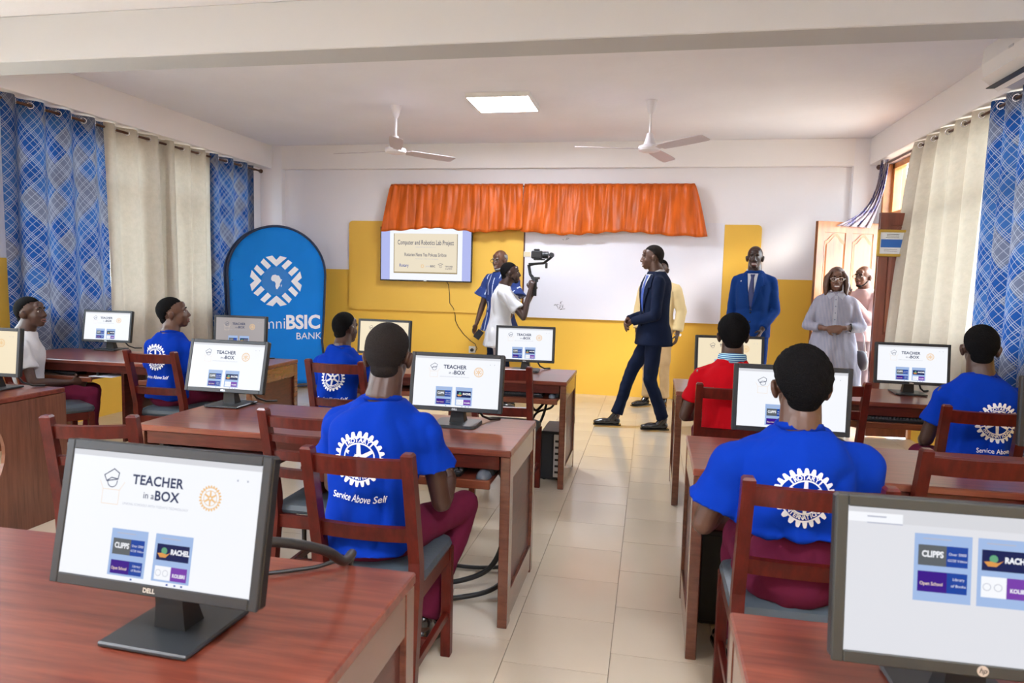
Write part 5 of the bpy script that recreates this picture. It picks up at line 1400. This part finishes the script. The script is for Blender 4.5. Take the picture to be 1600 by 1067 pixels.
# cameraman
J, k = standing(1.66, .175, (0, .05), el_r=(.24, .26, 1.03), wr_r=(.17, .33, 1.33), el_l=(-.20, .26, 1.08), wr_l=(.02, .36, 1.28))
J['neck'] = (0, .05, 1.36); J['head'] = (0, .115, 1.50); J['sh_r'] = (.175, .045, 1.29); J['sh_l'] = (-.17, .045, 1.29)
cam_r, cam_P, *_ = figure('bearded cameraman in a plain white T-shirt raising a camera gimbal, in profile', (-1.63, 7.55, 0), radians(-78),
       dict(J=J, k=k, hk=1.0, skin='skin3', hy=0, hp=2, hair='crop', hairm='hair', beard='full', vox=.0052, ratio=.55,
            hand_r=dict(d=(-.05, .15, 1), n=(-.9, .35, 0), s=1, curl=.85), hand_l=dict(d=(.3, .2, 1), n=(.9, .1, 0), s=-1, curl=.85), top=tee('wshirt', hem=-.45, sleeve=.70, flare=1.1, hw=.19, hd=.15, sr=.075), legs=dict(m='greytrouser')))
def placket():
    A = Art(['dress_plain', 'placket']); z = 1.375
    for s_ in (-1, 1):
        pts = [(s_*.006, z-.01), (s_*.05, z+.035), (s_*.085, z-.01), (s_*.058, z-.06)]
        A.poly(pts if s_ > 0 else pts[::-1], 'dress_plain', .008, .015)
    A.poly([(-.016, z-.34), (.016, z-.34), (.016, z-.02), (-.016, z-.02)], 'dress_plain', .003, .02)
    for q in range(5): A.arc(0, z-.06-q*.065, .0002, .006, 0, 2*pi, 'placket', 10, .006)
    return A
# woman in the doorway
J, k = standing(1.64, .15, (0, .02), el_l=(-.245, .02, 1.05), wr_l=(-.075, .20, 1.045), el_r=(.245, .02, 1.05), wr_r=(.075, .20, 1.035))
J['hp_l'] = (-.08, 0, .84); J['hp_r'] = (.08, 0, .84)
wom, wP, *_ = figure('smiling woman in glasses and a pale striped shirt dress with clasped hands', (1.79, 7.42, 0), radians(170),
       dict(J=J, k=k, hk=1.0, skin='skin_warm', smile=1, hair='bob', hairm='hair_brown', glasses='chrome', vox=.0052, ratio=.55, wide=1.1,
            hand_l=dict(d=(1, .12, -.1), n=(0, -1, -.2), s=1, curl=.35), hand_r=dict(d=(-1, .18, -.05), n=(0, -1, -.2), s=-1, curl=.35),
            top=dict(name='dress', m='dress', hem=-.10, hw=.20, hd=.15, sleeve=1.68, sr=.060, er=.054, wr=.048, inf=.014, wr_amp=.008, art=[(placket, 1)], skirt=[(.42, .29, .22), (.6, .27, .20), (.8, .235, .18), (.98, .19, .14), (1.08, .17, .12)]), legs=dict(m='dress', none=True)))
# man with phone at the door
J, k = standing(1.68, .175, (0, .04), el_r=(.20, .14, 1.12), wr_r=(.09, .28, 1.36), el_l=(-.20, .16, 1.10), wr_l=(-.03, .28, 1.34))
figure('bearded man in glasses and pale pink shirt standing between the two door leaves', (2.17, 7.84, 0), radians(128),
       dict(J=J, k=k, skin='skin2', hy=4, hair='none', beard='full', glasses='glass', vox=.006, brow='hair_short',
            hand_r=dict(d=(-.4, .3, 1), n=(-.5, -.5, .2), curl=.8), hand_l=dict(d=(.4, .3, 1), n=(.4, -.6, .2), curl=.8), top=dict(name='shirt', m='pinkshirt', hem=-.05, sleeve=1.9, sr=.068, er=.055, wr=.045, wr_amp=.006), legs=dict(m='greytrouser')))
# things they hold
def gimbal():
    root = thing('camera_gimbal', 'black handheld gimbal stabiliser raised by the cameraman', 'gimbal', (-1.23, 7.50, 1.36))
    MB().cyl((0, 0, -.10), (0, 0, .05), .019, .021, 16).build('handle', 'black', root, smooth='auto')
    b = MB().cyl((0, 0, .05), (0, 0, .085), .034, n=20); b.box(-.045, .05, -.02, .02, .08, .105, c=.005); b.build('control_head', 'bezel', root, smooth='auto')
    b = MB().tube([(-.03, .01, .10), (-.06, .03, .13), (-.075, .035, .20), (-.08, .035, .235)], [.018, .016, .016, .019], 12); b.build('yaw_arm', 'black', root, smooth=True)
    b = MB().tube([(-.08, .03, .235), (-.02, .05, .245), (.08, .05, .255), (.15, .045, .31), (.175, .04, .345)], [.019, .014, .014, .014, .024], 12); b.build('roll_arm', 'black', root, smooth=True)
    b = MB().cyl((.165, .01, .345), (.165, .07, .345), .026, n=18).build('tilt_motor', 'bezel', root, smooth='auto')
    MB().box(.10, .125, .02, .045, .20, .26, c=.004).build('accessory_grip', 'black', root)
    MB().box(-.02, .10, -.03, .03, .285, .298, c=.003).build('mount_plate', 'black', root)
    root = thing('video_camera', 'black camera with an open side screen mounted on the raised gimbal', 'camera', (-1.23, 7.50, 1.36))
    b = MB().box(-.045, .075, -.04, .04, .30, .385, c=.010); b.box(-.02, .04, -.03, .03, .385, .405, c=.006); b.build('camera_body', 'black', root)
    MB().cyl((.075, 0, .34), (.135, 0, .34), .036, .038, 22).build('lens', 'black', root, smooth='auto')
    MB().tube([(.10, .038*cos(q*pi/10), .34+.038*sin(q*pi/10)) for q in range(20)], .003, 6, closed=True).build('lens_ring', 'bezel', root)
    MB().box(-.125, -.045, -.048, -.040, .315, .375, c=.003).build('flip_screen', 'silver', root); 
    MB().box(-.12, -.05, -.0485, -.048, .32, .37).build('display', 'scr_cream', root)
gimbal()
rt = thing('mobile_phone', 'dark phone held low by the elderly man in the smock', 'phone', (-1.97, 8.00, .775), radians(20))
MB().box(-.04, .04, -.005, .005, -.055, .055, c=.004, T=Matrix.Rotation(radians(35), 4, 'Y')).build('case', 'black', rt); MB().box(-.034, .034, -.0056, -.005, -.048, .048, T=Matrix.Rotation(radians(35), 4, 'Y')).build('screen_glass', 'bezel', rt)
rt = thing('mobile_phone', 'dark handheld device at the mouth of the man between the door leaves', 'phone', (1.985, 7.68, 1.435), radians(60))
MB().box(-.012, .012, -.006, .006, -.06, .06, c=.003, T=Matrix.Rotation(radians(-40), 4, 'Y')).build('case', 'black', rt)
rt = thing('handbag', 'dark leather handbag with a pale strap hanging from the woman\'s arm', 'handbag', (2.005, 7.36, .72))
b = MB(); rings = []
for z, a, d_ in ((-.09, .085, .035), (-.07, .105, .05), (0, .11, .055), (.07, .09, .045), (.10, .07, .02)): rings.append([V((a*cos(2*pi*j/24), d_*sin(2*pi*j/24), z)) for j in range(24)])
b.ring_loft(rings, True); b.build('pouch', 'bag', rt, smooth='auto')
MB().tube([(-.075, 0, .085), (-.06, 0, .19), (-.03, 0, .30), (.02, .02, .335), (.05, 0, .25), (.075, 0, .085)], .008, 8).build('strap', 'strap', rt, smooth=True)
for x_ in (-.075, .075): MB().tube([(x_+.012*cos(q*pi/8), 0, .085+.012*sin(q*pi/8)) for q in range(16)], .003, 6, closed=True).build('ring', 'chrome', rt)
def watch(c, axis, label, m='iris'):
    ax_ = V(axis).normalized(); x = ax_.orthogonal().normalized(); y = ax_.cross(x); rt = thing('wristwatch', label, 'watch', c)
    MB().tube([x*.036*cos(q*pi/10)+y*.034*sin(q*pi/10) for q in range(20)], .006, 8, closed=True).build('strap', m, rt, smooth=True)
    o = (y*-.038); MB().cyl(o-y*-.0, o+y*-.009, .017, n=18).build('case', 'chrome', rt, smooth='auto')
watch((.315, 8.13, .86), (0.1, -.1, 1), 'silver wristwatch of the man in cream', 'chrome')
watch((1.90, 7.235, 1.05), (1, .1, 0), 'dark wristwatch on the left wrist of the woman in the striped dress')

bpy.data.batch_remove(JUNK); bpy.data.scenes.remove(TMP)
